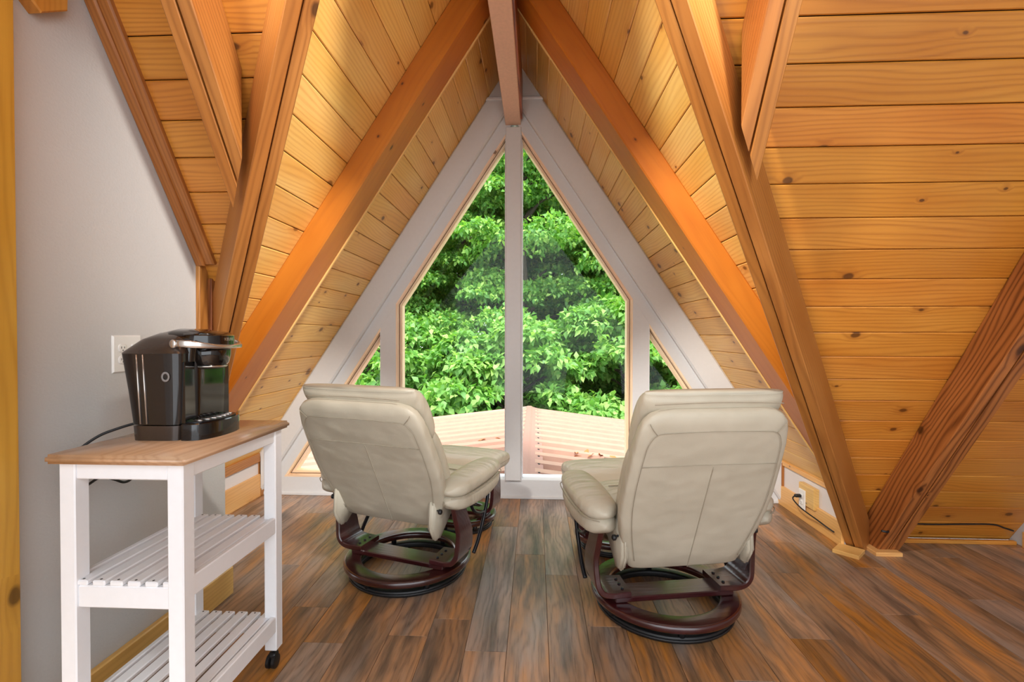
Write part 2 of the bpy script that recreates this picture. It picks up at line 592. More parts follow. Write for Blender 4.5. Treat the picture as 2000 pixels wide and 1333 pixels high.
def loft(name, secs, mat, parent=None, seg=28, mtx=None, sub=0):
    """secs: (center, axisA, axisB, a, b, exponent) -> closed superellipse skin"""
    V, Fc = [], []
    for (c, A, B, a, b, n_) in secs:
        c, A, B = Vector(c), Vector(A), Vector(B)
        for k_ in range(seg):
            th = 2*pi*(k_+0.5)/seg
            ct, st = cos(th), sin(th)
            x = math.copysign(abs(ct)**(2/n_), ct)*a
            y = math.copysign(abs(st)**(2/n_), st)*b
            V.append(c+A*x+B*y)
    m_ = len(secs)
    for i in range(m_-1):
        for k_ in range(seg):
            Fc.append((i*seg+k_, i*seg+(k_+1) % seg, (i+1)*seg+(k_+1) % seg, (i+1)*seg+k_))
    Fc.append(tuple(range(seg)))
    Fc.append(tuple(range((m_-1)*seg, m_*seg)))
    return mesh(name, V, Fc, mat, parent, mtx, smooth=True, sub=sub)


def lathe(name, prof, mat, parent=None, seg=48, center=(0, 0, 0), closed=True, sx=1.0, sy=1.0):
    V, Fc = [], []
    n = len(prof)
    for k_ in range(seg):
        an = 2*pi*k_/seg
        for (r, z) in prof:
            V.append((center[0]+r*cos(an)*sx, center[1]+r*sin(an)*sy, center[2]+z))
    for k_ in range(seg):
        j = (k_+1) % seg
        for i in range(n if closed else n-1):
            i2 = (i+1) % n
            Fc.append((k_*n+i, j*n+i, j*n+i2, k_*n+i2))
    o = mesh(name, V, Fc, mat, parent, smooth=True)
    return o


def sharp(o, ang=40):
    o.data.set_sharp_from_angle(angle=radians(ang)) if hasattr(o.data, 'set_sharp_from_angle') else None
    return o


# ================================================================ FLOOR
floor = mesh('floor', [(-3.2, -3.0, -0.014), (3.6, -3.0, -0.014), (3.6, G+0.12, -0.014), (-3.2, G+0.12, -0.014),
                       (-3.2, -3.0, -0.2), (3.6, -3.0, -0.2), (3.6, G+0.12, -0.2), (-3.2, G+0.12, -0.2)],
             [(0, 1, 2, 3), (7, 6, 5, 4), (0, 4, 5, 1), (1, 5, 6, 2), (2, 6, 7, 3), (3, 7, 4, 0)], M['dark_gap'])
tag(floor, kind='structure')
FW, FX = 0.1592, -0.108
joints = {-1: [1.82, 3.02], 0: [2.64, 1.40], 1: [2.42, 1.22], -2: [2.02, 3.2], -3: [1.90, 3.1], -4: [2.55], -5: [1.84, 2.95], -6: [2.08], 2: [2.0, 3.2], 3: [2.72, 1.5],
          4: [1.97, 3.13], 5: [2.63, 1.71], 6: [2.37], 7: [1.96, 3.1], 8: [2.5]}
for k in range(-14, 19):
    x0, x1 = FX+k*FW, FX+(k+1)*FW
    js = joints.get(k)
    if js is None:
        j0 = 1.3+((k*0.43) % 1.15)
        js = [j0, j0+1.15]
    js = sorted(js)
    ys = [G+0.02]
    cur = js[::-1]
    allj = list(js)
    while min(allj) > -0.9:
        allj.append(min(allj)-1.2)
    yy = sorted([y for y in allj if y < G-0.05])+[G+0.01]
    for a, b in zip(yy[:-1], yy[1:]):
        L = b-a
        m = frame(((x0+x1)/2, (a+b)/2, 0), (0, 1, 0), (-1, 0, 0), (0, 0, 1))
        slab('plank', [(-L/2+.0005, -FW/2+.0006), (L/2-.0005, -FW/2+.0006), (L/2-.0005, FW/2-.0006), (-L/2+.0005, FW/2-.0006)], 0.014, m, M['floor'], floor, bev=0.0009)

# ================================================================ CEILING (three sloping planes, boards)
ca, sa = cos(ALP), sin(ALP)
ceil_v, ceil_f = [], []
OFF = 0.021


def vy(z):
    return Y0-z/tan(PHI)


def vxr(z):
    return XR+(ZR-z)/T


def vxl(z):
    return XR-(ZR-z)/T


# backing skin (outside of the boards)
nR, nL, nM = Vector((sa, 0, ca)), Vector((-sa, 0, ca)), Vector((0, sin(PHI), cos(PHI)))


def add_poly(pts, nrm):
    i = len(ceil_v)
    ceil_v.extend([Vector(p)+nrm*OFF for p in pts])
    ceil_v.extend([Vector(p)+nrm*(OFF+0.05) for p in pts])
    n = len(pts)
    ceil_f.append(tuple(range(i, i+n)))
    ceil_f.append(tuple(range(i+2*n-1, i+n-1, -1)))
    for k_ in range(n):
        j = (k_+1) % n
        ceil_f.append((i+k_, i+n+k_, i+n+j, i+j))


add_poly([(XR, vy(ZR), ZR), (XR, G+.15, ZR), (vxr(0), G+.15, 0), (vxr(0), Y0, 0)], nR)
add_poly([(XR, vy(ZR), ZR), (XR, G+.15, ZR), (vxl(0), G+.15, 0), (vxl(0), Y0, 0)], nL)
ZT = 4.3
add_poly([(vxr(0)-.02, Y0, 0), (3.6, Y0, 0), (3.6, vy(ZT), ZT), (XR, vy(ZT), ZT), (XR, vy(ZR), ZR)], nM)
add_poly([(vxl(0)+.02, Y0, 0), (-3.2, Y0, 0), (-3.2, vy(ZT), ZT), (XR, vy(ZT), ZT), (XR, vy(ZR), ZR)], nM)
yt = vy(ZT)
add_poly([(-3.2, yt, ZT), (3.6, yt, ZT), (3.6, yt-(ZT-2.9)/tan(PHI), 2.9), (-3.2, yt-(ZT-2.9)/tan(PHI), 2.9)], Vector((0, -sin(PHI), cos(PHI))))
ceiling = mesh('ceiling', ceil_v, ceil_f, M['dark_gap'])
tag(ceiling, kind='structure')

PW = 0.0015
# dormer boards
for side in (1, -1):
    dw, ph = (0.1312, 0.033) if side == 1 else (0.1325, 0.066)
    s = ph-dw
    while s < 3.83:
        a, b = max(s, 0.0)+PW, min(s+dw, 3.80)-PW
        s += dw
        if b-a < 0.02:
            continue
        za, zb = ZR-a*sa, ZR-b*sa
        cy = (vy((za+zb)/2)+G)/2
        if side == 1:
            m = frame((XR+(a+b)/2*ca, cy, ZR-(a+b)/2*sa), (0, 1, 0), (ca, 0, -sa), (-sa, 0, -ca))
            h = (b-a)/2
            poly = [(vy(za)-cy+.004, -h), (G+.14-cy, -h), (G+.14-cy, h), (vy(zb)-cy+.004, h)]
        else:
            m = frame((XR-(a+b)/2*ca, cy, ZR-(a+b)/2*sa), (0, -1, 0), (-ca, 0, -sa), (sa, 0, -ca))
            h = (b-a)/2
            poly = [(-(vy(za)-cy+.004), -h), (-(G+.14-cy), -h), (-(G+.14-cy), h), (-(vy(zb)-cy+.004), h)]
        slab('plank', poly, 0.02, m, M['pine_dormer_lit'], ceiling, bev=0.0035)
# main roof boards
MW, MS = 0.1287, 0.157-0.1287*2
sp, cp = sin(PHI), cos(PHI)
for k in range(0, 37):
    a, b = max(MS+k*MW, 0.0)+PW, MS+(k+1)*MW-PW
    if b-a < 0.02:
        continue
    za, zb = a*sp, b*sp
    zm = (za+zb)/2
    if zb < ZR-.02:
        pieces = [(vxr(za)+.003, vxr(zb)+.003, XP+.1, XP+.1)]
        if za > 1.0:
            pieces.append((XW-.1, XW-.1, vxl(za)-.003, vxl(zb)-.003))
    else:
        pieces = [(XW-.1, XW-.1, XP+.1, XP+.1)]
    for (xa0, xb0, xa1, xb1) in pieces:
        cx = (xa0+xa1)/2
        h = (b-a)/2
        m = frame((cx, Y0-(a+b)/2*cp, (a+b)/2*sp), (1, 0, 0), (0, -cp, sp), (0, -sp, -cp))
        slab('plank', [(xa0-cx, -h), (xa1-cx, -h), (xb1-cx, h), (xb0-cx, h)], 0.02, m, M['pine_main'], ceiling, bev=0.0035)

# ================================================================ GABLE WALL with window openings
wall_front = empty('wall_front', (0, G, 0), kind='structure')
fG = frame((0, 0, 0), (1, 0, 0), (0, 0, 1), (0, -1, 0))


def gz(x, c=ZO):
    return c-T*abs(x-XR)


SILL = 0.135
xo = (ZO-SILL)/T
CM0, CM1, LM0, LM1, RM0, RM1 = -0.219, -0.107, -1.145, -1.031, 0.699, 0.815
zend = ZR-T*(KR-XR)
slab('rake_panel', [(XR, ZR), (XR, ZO), (XR+xo, SILL), (KR+.01, SILL), (KR+.01, zend)], 0.10, fG, M['white_paint'], wall_front, bev=0.001)
slab('rake_panel', [(XR, ZR), (XR, ZO), (XR-xo, SILL), (KL-.01, SILL), (KL-.01, zend)], 0.10, fG, M['white_paint'], wall_front, bev=0.001)
slab('sill_panel', [(KL-.01, 0), (KR+.01, 0), (KR+.01, SILL), (KL-.01, SILL)], 0.10, fG, M['white_paint'], wall_front, bev=0.001)
slab('mullion', [(CM0, SILL), (CM1, SILL), (CM1, 2.70), (CM0, 2.70)], 0.12, fG, M['white_paint'], wall_front, bev=0.004, front=0.022)
slab('mullion', [(LM0, SILL), (LM1, SILL), (LM1, gz(LM1)), (LM0, gz(LM0))], 0.10, fG, M['white_paint'], wall_front, bev=0.001)
slab('mullion', [(RM0, SILL), (RM1, SILL), (RM1, gz(RM1)), (RM0, gz(RM0))], 0.10, fG, M['white_paint'], wall_front, bev=0.001)
ZI = 2.893
for sg in (1, -1):
    kx = KR if sg == 1 else KL
    zk = ZR-T*abs(kx-XR)
    xe = XR+sg*(ZI-0.0)/T
    lo = 0.0
    o = slab('rake_board', [(XR+sg*(ZR-ZI)/T, ZI), (XR, ZI), (kx, ZI-T*abs(kx-XR) if ZI-T*abs(kx-XR) > 0 else 0.001), (kx, zk)], 0.045, fG, M['white_paint'], wall_front, bev=0.012, front=0.045)
slab('apex_panel', [(XR, ZR), (XR-(ZR-ZI)/T, ZI), (XR+(ZR-ZI)/T, ZI)], 0.03, fG, M['white_paint'], wall_front, bev=0.002, front=0.03)
slab('apex_ledge', [(XR-.205, ZI-.012), (XR+.205, ZI-.012), (XR+.195, ZI+.006), (XR-.195, ZI+.006)], 0.06, fG, M['fascia'], wall_front, bev=0.003, front=0.055)
slab('floor_moulding', [(KL, 0), (KR, 0), (KR, .022), (KL, .022)], 0.012, fG, M['white_paint'], wall_front, bev=0.003, front=0.012)

wins = [([(XR-xo, SILL), (LM0, SILL), (LM0, gz(LM0))], 'wpw'[0:0]+'jwj'),
        ([(LM1, SILL), (CM0, SILL), (CM0, gz(CM0)), (LM1, gz(LM1))], 'wwjj'),
        ([(CM1, SILL), (RM0, SILL), (RM0, gz(RM0)), (CM1, gz(CM1))], 'wjjw'),
        ([(RM1, SILL), (XR+xo, SILL), (RM1, gz(RM1))], 'jjw')]
for wi, (poly, code) in enumerate(wins):
    wn = empty('window_%d' % (wi+1), (0, G, 0), kind='structure')
    n = len(poly)
    ring_specs = [('jamb', 0.014, 0.0, 0.045, None), ('gasket', 0.0165, 0.043, 0.007, 'gasket'), ('outer_frame', 0.034, 0.050, 0.075, None)]
    for (nm, wd, y0, dp, mt) in ring_specs:
        ds = [wd if c == 'j' else wd*0.3 for c in code]
        inn = inset(poly, ds)
        for i in range(n):
            j = (i+1) % n
            p, q, q2, p2 = poly[i], poly[j], inn[j], inn[i]
            d = Vector((q[0]-p[0], 0, q[1]-p[1]))
            L = d.length
            d.normalize()
            nv = Vector((-d.z, 0, d.x))
            mid = (Vector((p[0], 0, p[1]))+Vector((q[0], 0, q[1])))/2
            mtx = frame(mid+Vector((0, y0, 0)), d, nv, d.cross(nv))
            pts = [Vector((a[0], 0, a[1]))-mid for a in (p, q, q2, p2)]
            mat = M[mt] if mt and code[i] == 'j' else (M['jamb'] if code[i] == 'j' else M['fascia'])
            slab(nm, [(a.dot(d), a.dot(nv)) for a in pts], dp, mtx, mat, wn, bev=0.001)
    inn = inset(poly, [0.006]*n)
    slab('pane', [tuple(p) for p in inn], 0.004, frame((0, .052, 0), (1, 0, 0), (0, 0, 1), (0, -1, 0)), M['glass'], wn, bev=0.0005)

# ================================================================ KNEE WALLS
zk = ZR-T*(KR-XR)
wr = box('wall_knee_right', (KR, 2.83, 0), (KR+.08, G, zk-.0), M['knee_paint'], bev=0)
tag(wr, kind='structure')
wl = box('wall_knee_left', (KL-.08, 2.2, 0), (KL, G, zk), M['knee_paint'], bev=0)
tag(wl, kind='structure')
b = box('baseboard_right', (KR-.018, 2.82, 0), (KR, G-.005, .138), M['pine_trim'], axis=1)
tag(b, kind='structure')
b = box('baseboard_left', (KL, 2.3, 0), (KL+.018, G-.04, .165), M['pine_trim'], axis=1)
tag(b, kind='structure')
b = box('trim_1', (KR-.016, G-.055, .138), (KR, G-.048+.045, zk-.01), M['timber'], axis=2)
tag(b, kind='structure')
b = box('trim_2', (KL, G-.045, 0), (KL+.022, G-.002, zk-.01), M['timber'], axis=2)
tag(b, kind='structure')
b = box('trim_3', (KL, 2.3, zk-.055), (KL+.018, G-.045, zk+.01), M['timber'], axis=1)
tag(b, kind='structure')
b = box('trim_4', (KR-.014, 2.80, zk-.028), (KR+.002, G-.01, zk+.004), M['pine_trim'], axis=1)
tag(b, kind='structure')

# ================================================================ LEFT PARTITION, POST, RIGHT PARTITION
fW = frame((XW, 0, 0), (0, 1, 0), (0, 0, 1), (1, 0, 0))
zw = lambda y: (Y0-y)*tan(PHI)
YE = 2.153
wall_left = slab('wall_left', [(-1.5, 0), (YE, 0), (YE, zw(YE)-.0), (0.3, zw(0.3)), (-1.5, zw(0.3))], 0.11, fW, M['drywall'], bev=0.0005)
tag(wall_left, kind='structure')
b = box('baseboard_wall_left', (XW, 0.5, 0), (XW+.024, YE+.022, .128), M['pine_trim'], axis=1, bev=.004)
tag(b, kind='structure')
b = box('baseboard_wall_end', (XW-.11, YE, 0), (XW, YE+.022, .128), M['pine_trim'], axis=0, bev=.004)
tag(b, kind='structure')
# trim along the roof line, lying on the roof boards beside the wall
ra, rb = 1.50/sp, 3.9/sp
m = frame((XW+.0, Y0-(ra+rb)/2*cp, (ra+rb)/2*sp), (0, -cp, sp), (-1, 0, 0), (0, -sp, -cp))
t5 = slab('trim_5', [(-(rb-ra)/2, -.075), ((rb-ra)/2, -.075), ((rb-ra)/2, 0), (-(rb-ra)/2, 0)], .022, m, M['timber'], bev=.006, front=.022)
tag(t5, kind='structure')
m2 = frame((XW+.0, Y0-(ra+rb)/2*cp, (ra+rb)/2*sp), (0, -cp, sp), (-1, 0, 0), (0, -sp, -cp))
t6 = slab('trim_6', [(-(rb-ra)/2, -.040), ((rb-ra)/2, -.040), ((rb-ra)/2, 0), (-(rb-ra)/2, 0)], .012, m2, M['timber'], bev=.006, front=.034)
tag(t6, kind='structure')
b = box('trim_7', (XW, 1.968, 0.95), (XW+.018, 2.02, 1.50), M['timber'], axis=2)
tag(b, kind='structure')
b = box('trim_8', (XW, 2.024, 0.95), (XW+.03, 2.06, 1.44), M['timber_red'], axis=2)
tag(b, kind='structure')
wall_right = slab('wall_right', [(-1.5, 0), (Y0, 0), (0.2, zw(0.2)), (-1.5, zw(0.2))], 0.1, frame((XP, 0, 0), (0, -1, 0), (0, 0, 1), (-1, 0, 0)) @ Matrix.Scale(-1, 4, (1, 0, 0)), M['drywall'], bev=0.0005)
tag(wall_right, kind='structure')
b = box('baseboard_partition', (XP-.02, -1.5, 0), (XP, Y0-.1, .09), M['pine_trim'], axis=1, bev=.003)
tag(b, kind='structure')
b = box('trim_9', (1.99, Y0-.075, 0), (XP-.02, Y0-.05, .022), M['post'], axis=0, bev=.003)
tag(b, kind='structure')

post = box('wooden_post', (XW+.001, .93, 0), (XW+.06, 1.218, 2.6), M['post'], axis=2, bev=.006)
tag(post, 'golden pine post standing floor to ceiling at the left edge against the grey wall', 'post')

# pointed wooden bracket high on the left wall
fB = frame((XW, 0, 0), (0, 0, 1), (0, 1, 0), (-1, 0, 0))
br = slab('wall_bracket', [(2.60, 1.262), (2.60, 1.40), (2.155, 1.384), (2.098, 1.306), (2.13, 1.262)], .04,
          frame((XW+.04, 0, 0), (0, 0, 1), (0, -1, 0), (1, 0, 0)) @ Matrix.Scale(-1, 4, (0, 1, 0)), M['post'], bev=.004)
tag(br, 'small pointed wooden bracket high on the grey wall beside the golden post', 'bracket')

# ================================================================ BEAMS
BY0, BY1, BD = 2.335, 2.535, 0.12
zc = 0.0
for sg in (1, -1):
    side = 'right' if sg == 1 else 'left'
    t = empty('roof_beam', (XR+sg*1.2, (BY0+BY1)/2, ZR-1.2*T), label='broad orange-stained roof beam sloping down the %s side in front of the window' % side, cat='beam')
    d = Vector((sg*ca, 0, -sa))
    n_in = Vector((-sg*sa, 0, -ca))
    O = Vector((XR, 0, ZR))-t.location
    vs_n = Vector((.7125*sg, -.7017, 0))
    pend = (vs_n, vs_n.dot(Vector((XR+sg*(ZR/T), Y0, 0))-t.location)-.012)
    o = beam('board', O, d, [Vector((0, BY0, 0)), Vector((0, BY1, 0)), Vector((0, BY1, 0))+n_in*BD, Vector((0, BY0, 0))+n_in*BD],
             ((1, 0, 0), (XR-t.location.x)), pend, M['beam'], t, ydir=n_in, bev=.007)
    o = beam('edge_strip', O, d, [Vector((0, BY1, 0))+n_in*.02, Vector((0, BY1+.016, 0))+n_in*.02, Vector((0, BY1+.016, 0))+n_in*(BD+.004), Vector((0, BY1, 0))+n_in*(BD+.004)],
             ((1, 0, 0), (XR-t.location.x)), pend, M['pine_trim'], t, ydir=n_in, bev=.002)
    o['label'] = 'pale pine strip along the far lower edge'

# ridge beam
t = empty('ridge_beam', (-.163, 2.5, 2.72), label='dusty pink ridge beam running overhead to the top of the white window post', cat='beam')
o = beam('underside_board', Vector((-.163, 0, 0))-Vector((-.163, 2.5, 2.72)), (0, 1, 0), [(-.058, 0, 2.72), (.052, 0, 2.72), (.052, 0, 2.86), (-.058, 0, 2.86)], ((0, 1, 0), vy(ZR)-.4-2.5), ((0, 1, 0), G-.001-2.5), M['ridge'], t, bev=.003)
o = beam('core_board', Vector((-.163, 0, 0))-Vector((-.163, 2.5, 2.72)), (0, 1, 0), [(-.054, 0, 2.74), (.066, 0, 2.74), (.066, 0, 3.02), (-.054, 0, 3.02)], ((0, 1, 0), vy(ZR)-.4-2.5), ((0, 1, 0), G-.05-2.5), M['timber_red'], t, bev=.003)

# valley rafters: two boards with a dark gap, under each valley
VR0 = Vector((vxr(0), Y0, 0))
VA = Vector((XR, vy(ZR), ZR))
for sg in (1, -1):
    side = 'right' if sg == 1 else 'left'
    P0 = VR0.copy()
    if sg == -1:
        P0.x = 2*XR-P0.x
    d = (VA-P0).normalized()
    sd = d.cross(Vector((0, 0, 1))).normalized()
    dn = d.cross(sd)
    if dn.z > 0:
        dn = -dn
    if sg == 1:
        a0, a1, a2, a3 = -.055, -.010, -.004, .036       # -side faces right (+X,-Y)
    else:
        sd = -sd
        a0, a1, a2, a3 = -.055, -.010, -.004, .036
    base = P0.copy() if sg == 1 else P0+d*((1.0)/d.z)
    lab = ('long doubled valley rafter coming down to the floor right of the right armchair' if sg == 1 else
           'doubled valley rafter ending behind the coffee maker beside the grey wall')
    t = empty('valley_rafter', base, label=lab, cat='beam')
    O = P0-base
    pa = ((0, 0, 1), 0.0-base.z+.002) if sg == 1 else ((0, 0, 1), 0.86-base.z)
    pb = ((0, 1, 0), vy(ZR)-.02-base.y)
    for (q0, q1, D, mt) in ((a0, a1, .17, 'timber'), (a2, a3, .165, 'timber')):
        beam('board', O, d, [sd*q0, sd*q1, sd*q1+dn*D, sd*q0+dn*D], pa, pb, M[mt], t, ydir=dn, bev=.003)
    beam('gap_shade_strip', O, d, [sd*a1, sd*a2, sd*a2+dn*.14, sd*a1+dn*.14], pa, pb, M['dark_gap'], t, ydir=dn, bev=.001)  # dark strip in the open gap, the gap's shade put into colour

# common rafters under the main roof (pairs of boards)
dr = Vector((0, -cp, sp))
dnr = Vector((0, -sp, -cp))


def rafter(x0, x1, z0, z1, label, mat, gap=.006, flip=False, end='floor'):
    base = Vector(((x0+x1)/2, vy(z0), z0))
    t = empty('rafter', base, label=label, cat='beam')
    O = Vector((0, Y0, 0))-base
    pa = ((0, 0, 1), z0-base.z+.001)
    if z0 > 0:
        sg = 1 if x0 > 0 else -1
        vn = Vector((.7125*sg, -.7017, 0))
        pa = (vn, vn.dot(Vector((XR+sg*(ZR/T), Y0, 0))-base)+.055)
    pb = ((0, 0, 1), z1-base.z)
    xm = (x0+x1)/2
    for (q0, q1) in ((x0, xm-gap/2), (xm+gap/2, x1)):
        beam('board', O, dr, [Vector((q0, 0, 0)), Vector((q1, 0, 0)), Vector((q1, 0, 0))+dnr*.168, Vector((q0, 0, 0))+dnr*.168], pa, pb, M[mat], t, ydir=dnr, bev=.003)
    beam('gap_shade_strip', O, dr, [Vector((xm-gap/2, 0, 0)), Vector((xm+gap/2, 0, 0)), Vector((xm+gap/2, 0, 0))+dnr*.14, Vector((xm-gap/2, 0, 0))+dnr*.14], pa, pb, M['dark_gap'], t, ydir=dnr, bev=.001)  # fills the gap between the boards, shade given as a dark colour
    return t


rafter(1.885, 2.0, 0.0, 4.1, 'dark red doubled rafter rising to the right edge from the floor beside the valley rafter', 'timber_red')
rafter(.642, .735, 1.62, 4.1, 'short doubled rafter meeting the valley rafter at the upper right', 'timber')
rafter(-1.085, -.992, 1.62, 4.1, 'short doubled rafter meeting the valley rafter at the upper left', 'timber')

# small plates round the rafter feet
fp = slab('foot_plate', [(-.028, -.06), (.095, -.06), (.095, .06), (-.028, .06)], .02,
          frame((1.70, 2.775, 0), (.70, -.714, 0), (.714, .70, 0), (0, 0, 1)), M['pine_trim'], bev=.003, front=.02)
tag(fp, 'pale pine plate on the floor under the foot of the long valley rafter', 'plate')
fp = slab('foot_plate', [(1.845, 2.715), (1.985, 2.715), (1.985, 2.86), (1.845, 2.86)], .02, Matrix.Identity(4), M['pine_trim'], bev=.003, front=.02)
tag(fp, 'pale pine plate on the floor under the foot of the dark red rafter', 'plate')

# ================================================================ OUTLETS AND CORDS


def duplex(parent, c, u, n):
    """socket pair centred at c; u sideways, n outwards"""
    u, n, z = Vector(u), Vector(n), Vector((0, 0, 1))
    for dz in (-.02, .02):
        cc = Vector(c)+z*dz
        o = loft('socket', [(cc+n*0.0, u, z, .0165, .0145, 3), (cc+n*.0025, u, z, .016, .014, 3), (cc+n*.003, u, z, .014, .012, 3)], M['plate_white'], parent, seg=20)
        for (dx, h) in ((-.006, .008), (.006, .0065)):
            p = cc+u*dx+n*.0031+z*.002
            loft('slot', [(p-n*.001, u, z, .0011, h/2, 6), (p+n*.0003, u, z, .0011, h/2, 6)], M['slot'], o, seg=8)
        p = cc+n*.0031-z*.0075
        loft('ground_hole', [(p-n*.001, u, z, .0022, .0022, 2), (p+n*.0003, u, z, .0022, .0022, 2)], M['slot'], o, seg=10)


wo = empty('wall_outlet', (XW, 1.6205, 1.1325), label='white double-gang outlet plate on the grey wall behind the coffee maker', cat='outlet')
slab('cover_plate', [(-.0585, -.0635), (.0585, -.0635), (.0585, .0635), (-.0585, .0635)], .006, frame((0, 0, 0), (0, 1, 0), (0, 0, 1), (1, 0, 0)), M['plate_white'], wo, bev=.004, front=.006)
duplex(wo, (.006, -.0225, 0), (0, 1, 0), (1, 0, 0))
box('switch', (.006, .013, -.033), (.011, .046, .033), M['plate_white'], wo, bev=.002)

ko = empty('knee_outlet', (KR, 3.17, .16), label='outlet with plug on a square wood block low on the right knee wall', cat='outlet')
box('wood_block', (-.034, -.105, -.045), (0, .07, .088), M['pine_trim'], ko, axis=1, bev=.004)
slab('cover_plate', [(-.035, -.062), (.035, -.062), (.035, .062), (-.035, .062)], .006, frame((-.034, .022, -.012), (0, -1, 0), (0, 0, 1), (-1, 0, 0)), M['plate_white'], ko, bev=.003, front=.006)
duplex(ko, (-.04, .022, -.012), (0, -1, 0), (-1, 0, 0))
pc = empty('power_cord', (KR-.05, 3.19, .17), label='black power cord plugged into the right knee wall outlet and run behind the rafters', cat='cord')
loft('plug', [((-.0, 0, 0), (0, 1, 0), (0, 0, 1), .013, .011, 3), ((-.03, .0, .0), (0, 1, 0), (0, 0, 1), .012, .010, 3), ((-.036, 0, 0), (0, 1, 0), (0, 0, 1), .007, .006, 2)], M['rubber'], pc, seg=14)
pp = Vector((KR-.05, 3.19, .17))
tube('cord', [Vector(p)-pp for p in [(KR-.08, 3.19, .17), (KR-.105, 3.17, .155), (KR-.09, 3.10, .12), (KR-.055, 3.0, .09), (KR-.04, 2.93, .075), (KR-.035, 2.86, .07)]], .0042, M['rubber'], pc)
wc = empty('extension_cable', (2.1, 2.88, .1), label='thin black cable running along the lowest boards at the right, clipped to the rafter feet', cat='cord')
wp = Vector((2.1, 2.88, .1))


def onmain(x, z, o=.006):
    return Vector((x, vy(z), z))+dnr*o


tube('cable', [onmain(x, z)-wp for x, z in ((2.02, .125), (2.15, .12), (2.3, .118), (2.45, .124), (2.6, .125), (2.68, .10), (2.74, .08))], .0045, M['rubber'], wc)
tube('cable_clip', [Vector(p)-wp for p in ((1.845, 2.675, .155), (1.87, 2.672, .150), (1.90, 2.69, .150))], .006, M['rubber'], wc, smooth_path=False)

# ================================================================ RECLINERS


def ribbon(name, path, mat, parent, th=.022):
    """bent plywood: path rows (x, z, yc, w); thickness th normal to the path in the xz plane"""
    P = []
    n = len(path)
    # catmull resample
    R_ = []
    for i in range(n-1):
        p0, p1, p2, p3 = [np.array(path[k_], float) for k_ in (max(i-1, 0), i, i+1, min(i+2, n-1))]
        for k_ in range(5):
            t = k_/5
            R_.append(0.5*((2*p1)+(p2-p0)*t+(2*p0-5*p1+4*p2-p3)*t*t+(3*p1-p0-3*p2+p3)*t**3))
    R_.append(np.array(path[-1], float))
    V, Fc = [], []
    m_ = len(R_)
    bv = .004
    for i, (x, z, yc, w_) in enumerate(R_):
        a, b = R_[max(i-1, 0)], R_[min(i+1, m_-1)]
        d = Vector((b[0]-a[0], 0, b[1]-a[1])).normalized()
        nn = Vector((-d.z, 0, d.x))
        c = Vector((x, yc, z))
        h = th/2
        for (s1, s2) in ((-1, -1), (1, -1), (1, 1), (-1, 1)):
            # s1: along normal, s2: along y ; chamfer
            if s1*s2 > 0:
                V.append(c+nn*s1*(h-bv)+Vector((0, s2*w_/2, 0)) if False else c+nn*s1*h+Vector((0, s2*(w_/2-bv), 0)))
                V.append(c+nn*s1*(h-bv)+Vector((0, s2*w_/2, 0)))
            else:
                V.append(c+nn*s1*(h-bv)+Vector((0, s2*w_/2, 0)))
                V.append(c+nn*s1*h+Vector((0, s2*(w_/2-bv), 0)))
    k8 = 8
    # order the 8 ring verts by angle
    ring = []
    c0 = V[0:8]
    cen = sum(c0, Vector())/8
    a, b = R_[0], R_[1]
    d = Vector((b[0]-a[0], 0, b[1]-a[1])).normalized()
    nn = Vector((-d.z, 0, d.x))
    order = sorted(range(8), key=lambda q: math.atan2((c0[q]-cen).y, (c0[q]-cen).dot(nn)))
    V2 = []
    for i in range(m_):
        for q in order:
            V2.append(V[i*8+q])
    for i in range(m_-1):
        for q in range(8):
            Fc.append((i*8+q, i*8+(q+1) % 8, (i+1)*8+(q+1) % 8, (i+1)*8+q))
    Fc.append(tuple(range(8)))
    Fc.append(tuple(range((m_-1)*8, m_*8)))
    o = mesh(name, V2, Fc, mat, parent, smooth=True)
    return sharp(o, 35)


def rprof(ro, ri, z0, z1, r=.012):
    P = []
    for (cx, cz, a0) in ((ro-r, z0+r, -90), (ro-r, z1-r, 0), (ri+r, z1-r, 90), (ri+r, z0+r, 180)):
        for k_ in range(5):
            an = radians(a0+k_*22.5)
            P.append((cx+r*cos(an), cz+r*sin(an)))
    return P


def ring_base(t, ro, ri, zb=.036):
    bo, bi = ro-.030, ri+.012
    lathe('floor_ring', rprof(bo, bi, 0.001, zb-.006, .008), M['rubber'], t, seg=64)
    lathe('floor_ring_lip', rprof(bo+.006, bo-.02, 0.010, 0.020, .004), M['rubber'], t, seg=64)
    for k_ in range(6):
        an = radians(20+60*k_)
        c = ((ro+ri)/2*cos(an), (ro+ri)/2*sin(an), 0)
        lathe('spacer_peg', [(.001, zb-.010), (.014, zb-.010), (.014, .064), (.001, .064)], M['rubber'], t, seg=12, center=c)
    lathe('wooden_ring', rprof(ro, ri, .055, .088, .013), M['mahogany'], t, seg=72)


def outline_tube(name, pts, parent, r=.0016, mat='seam'):
    return tube(name, pts, r, M[mat], parent, seg=6)


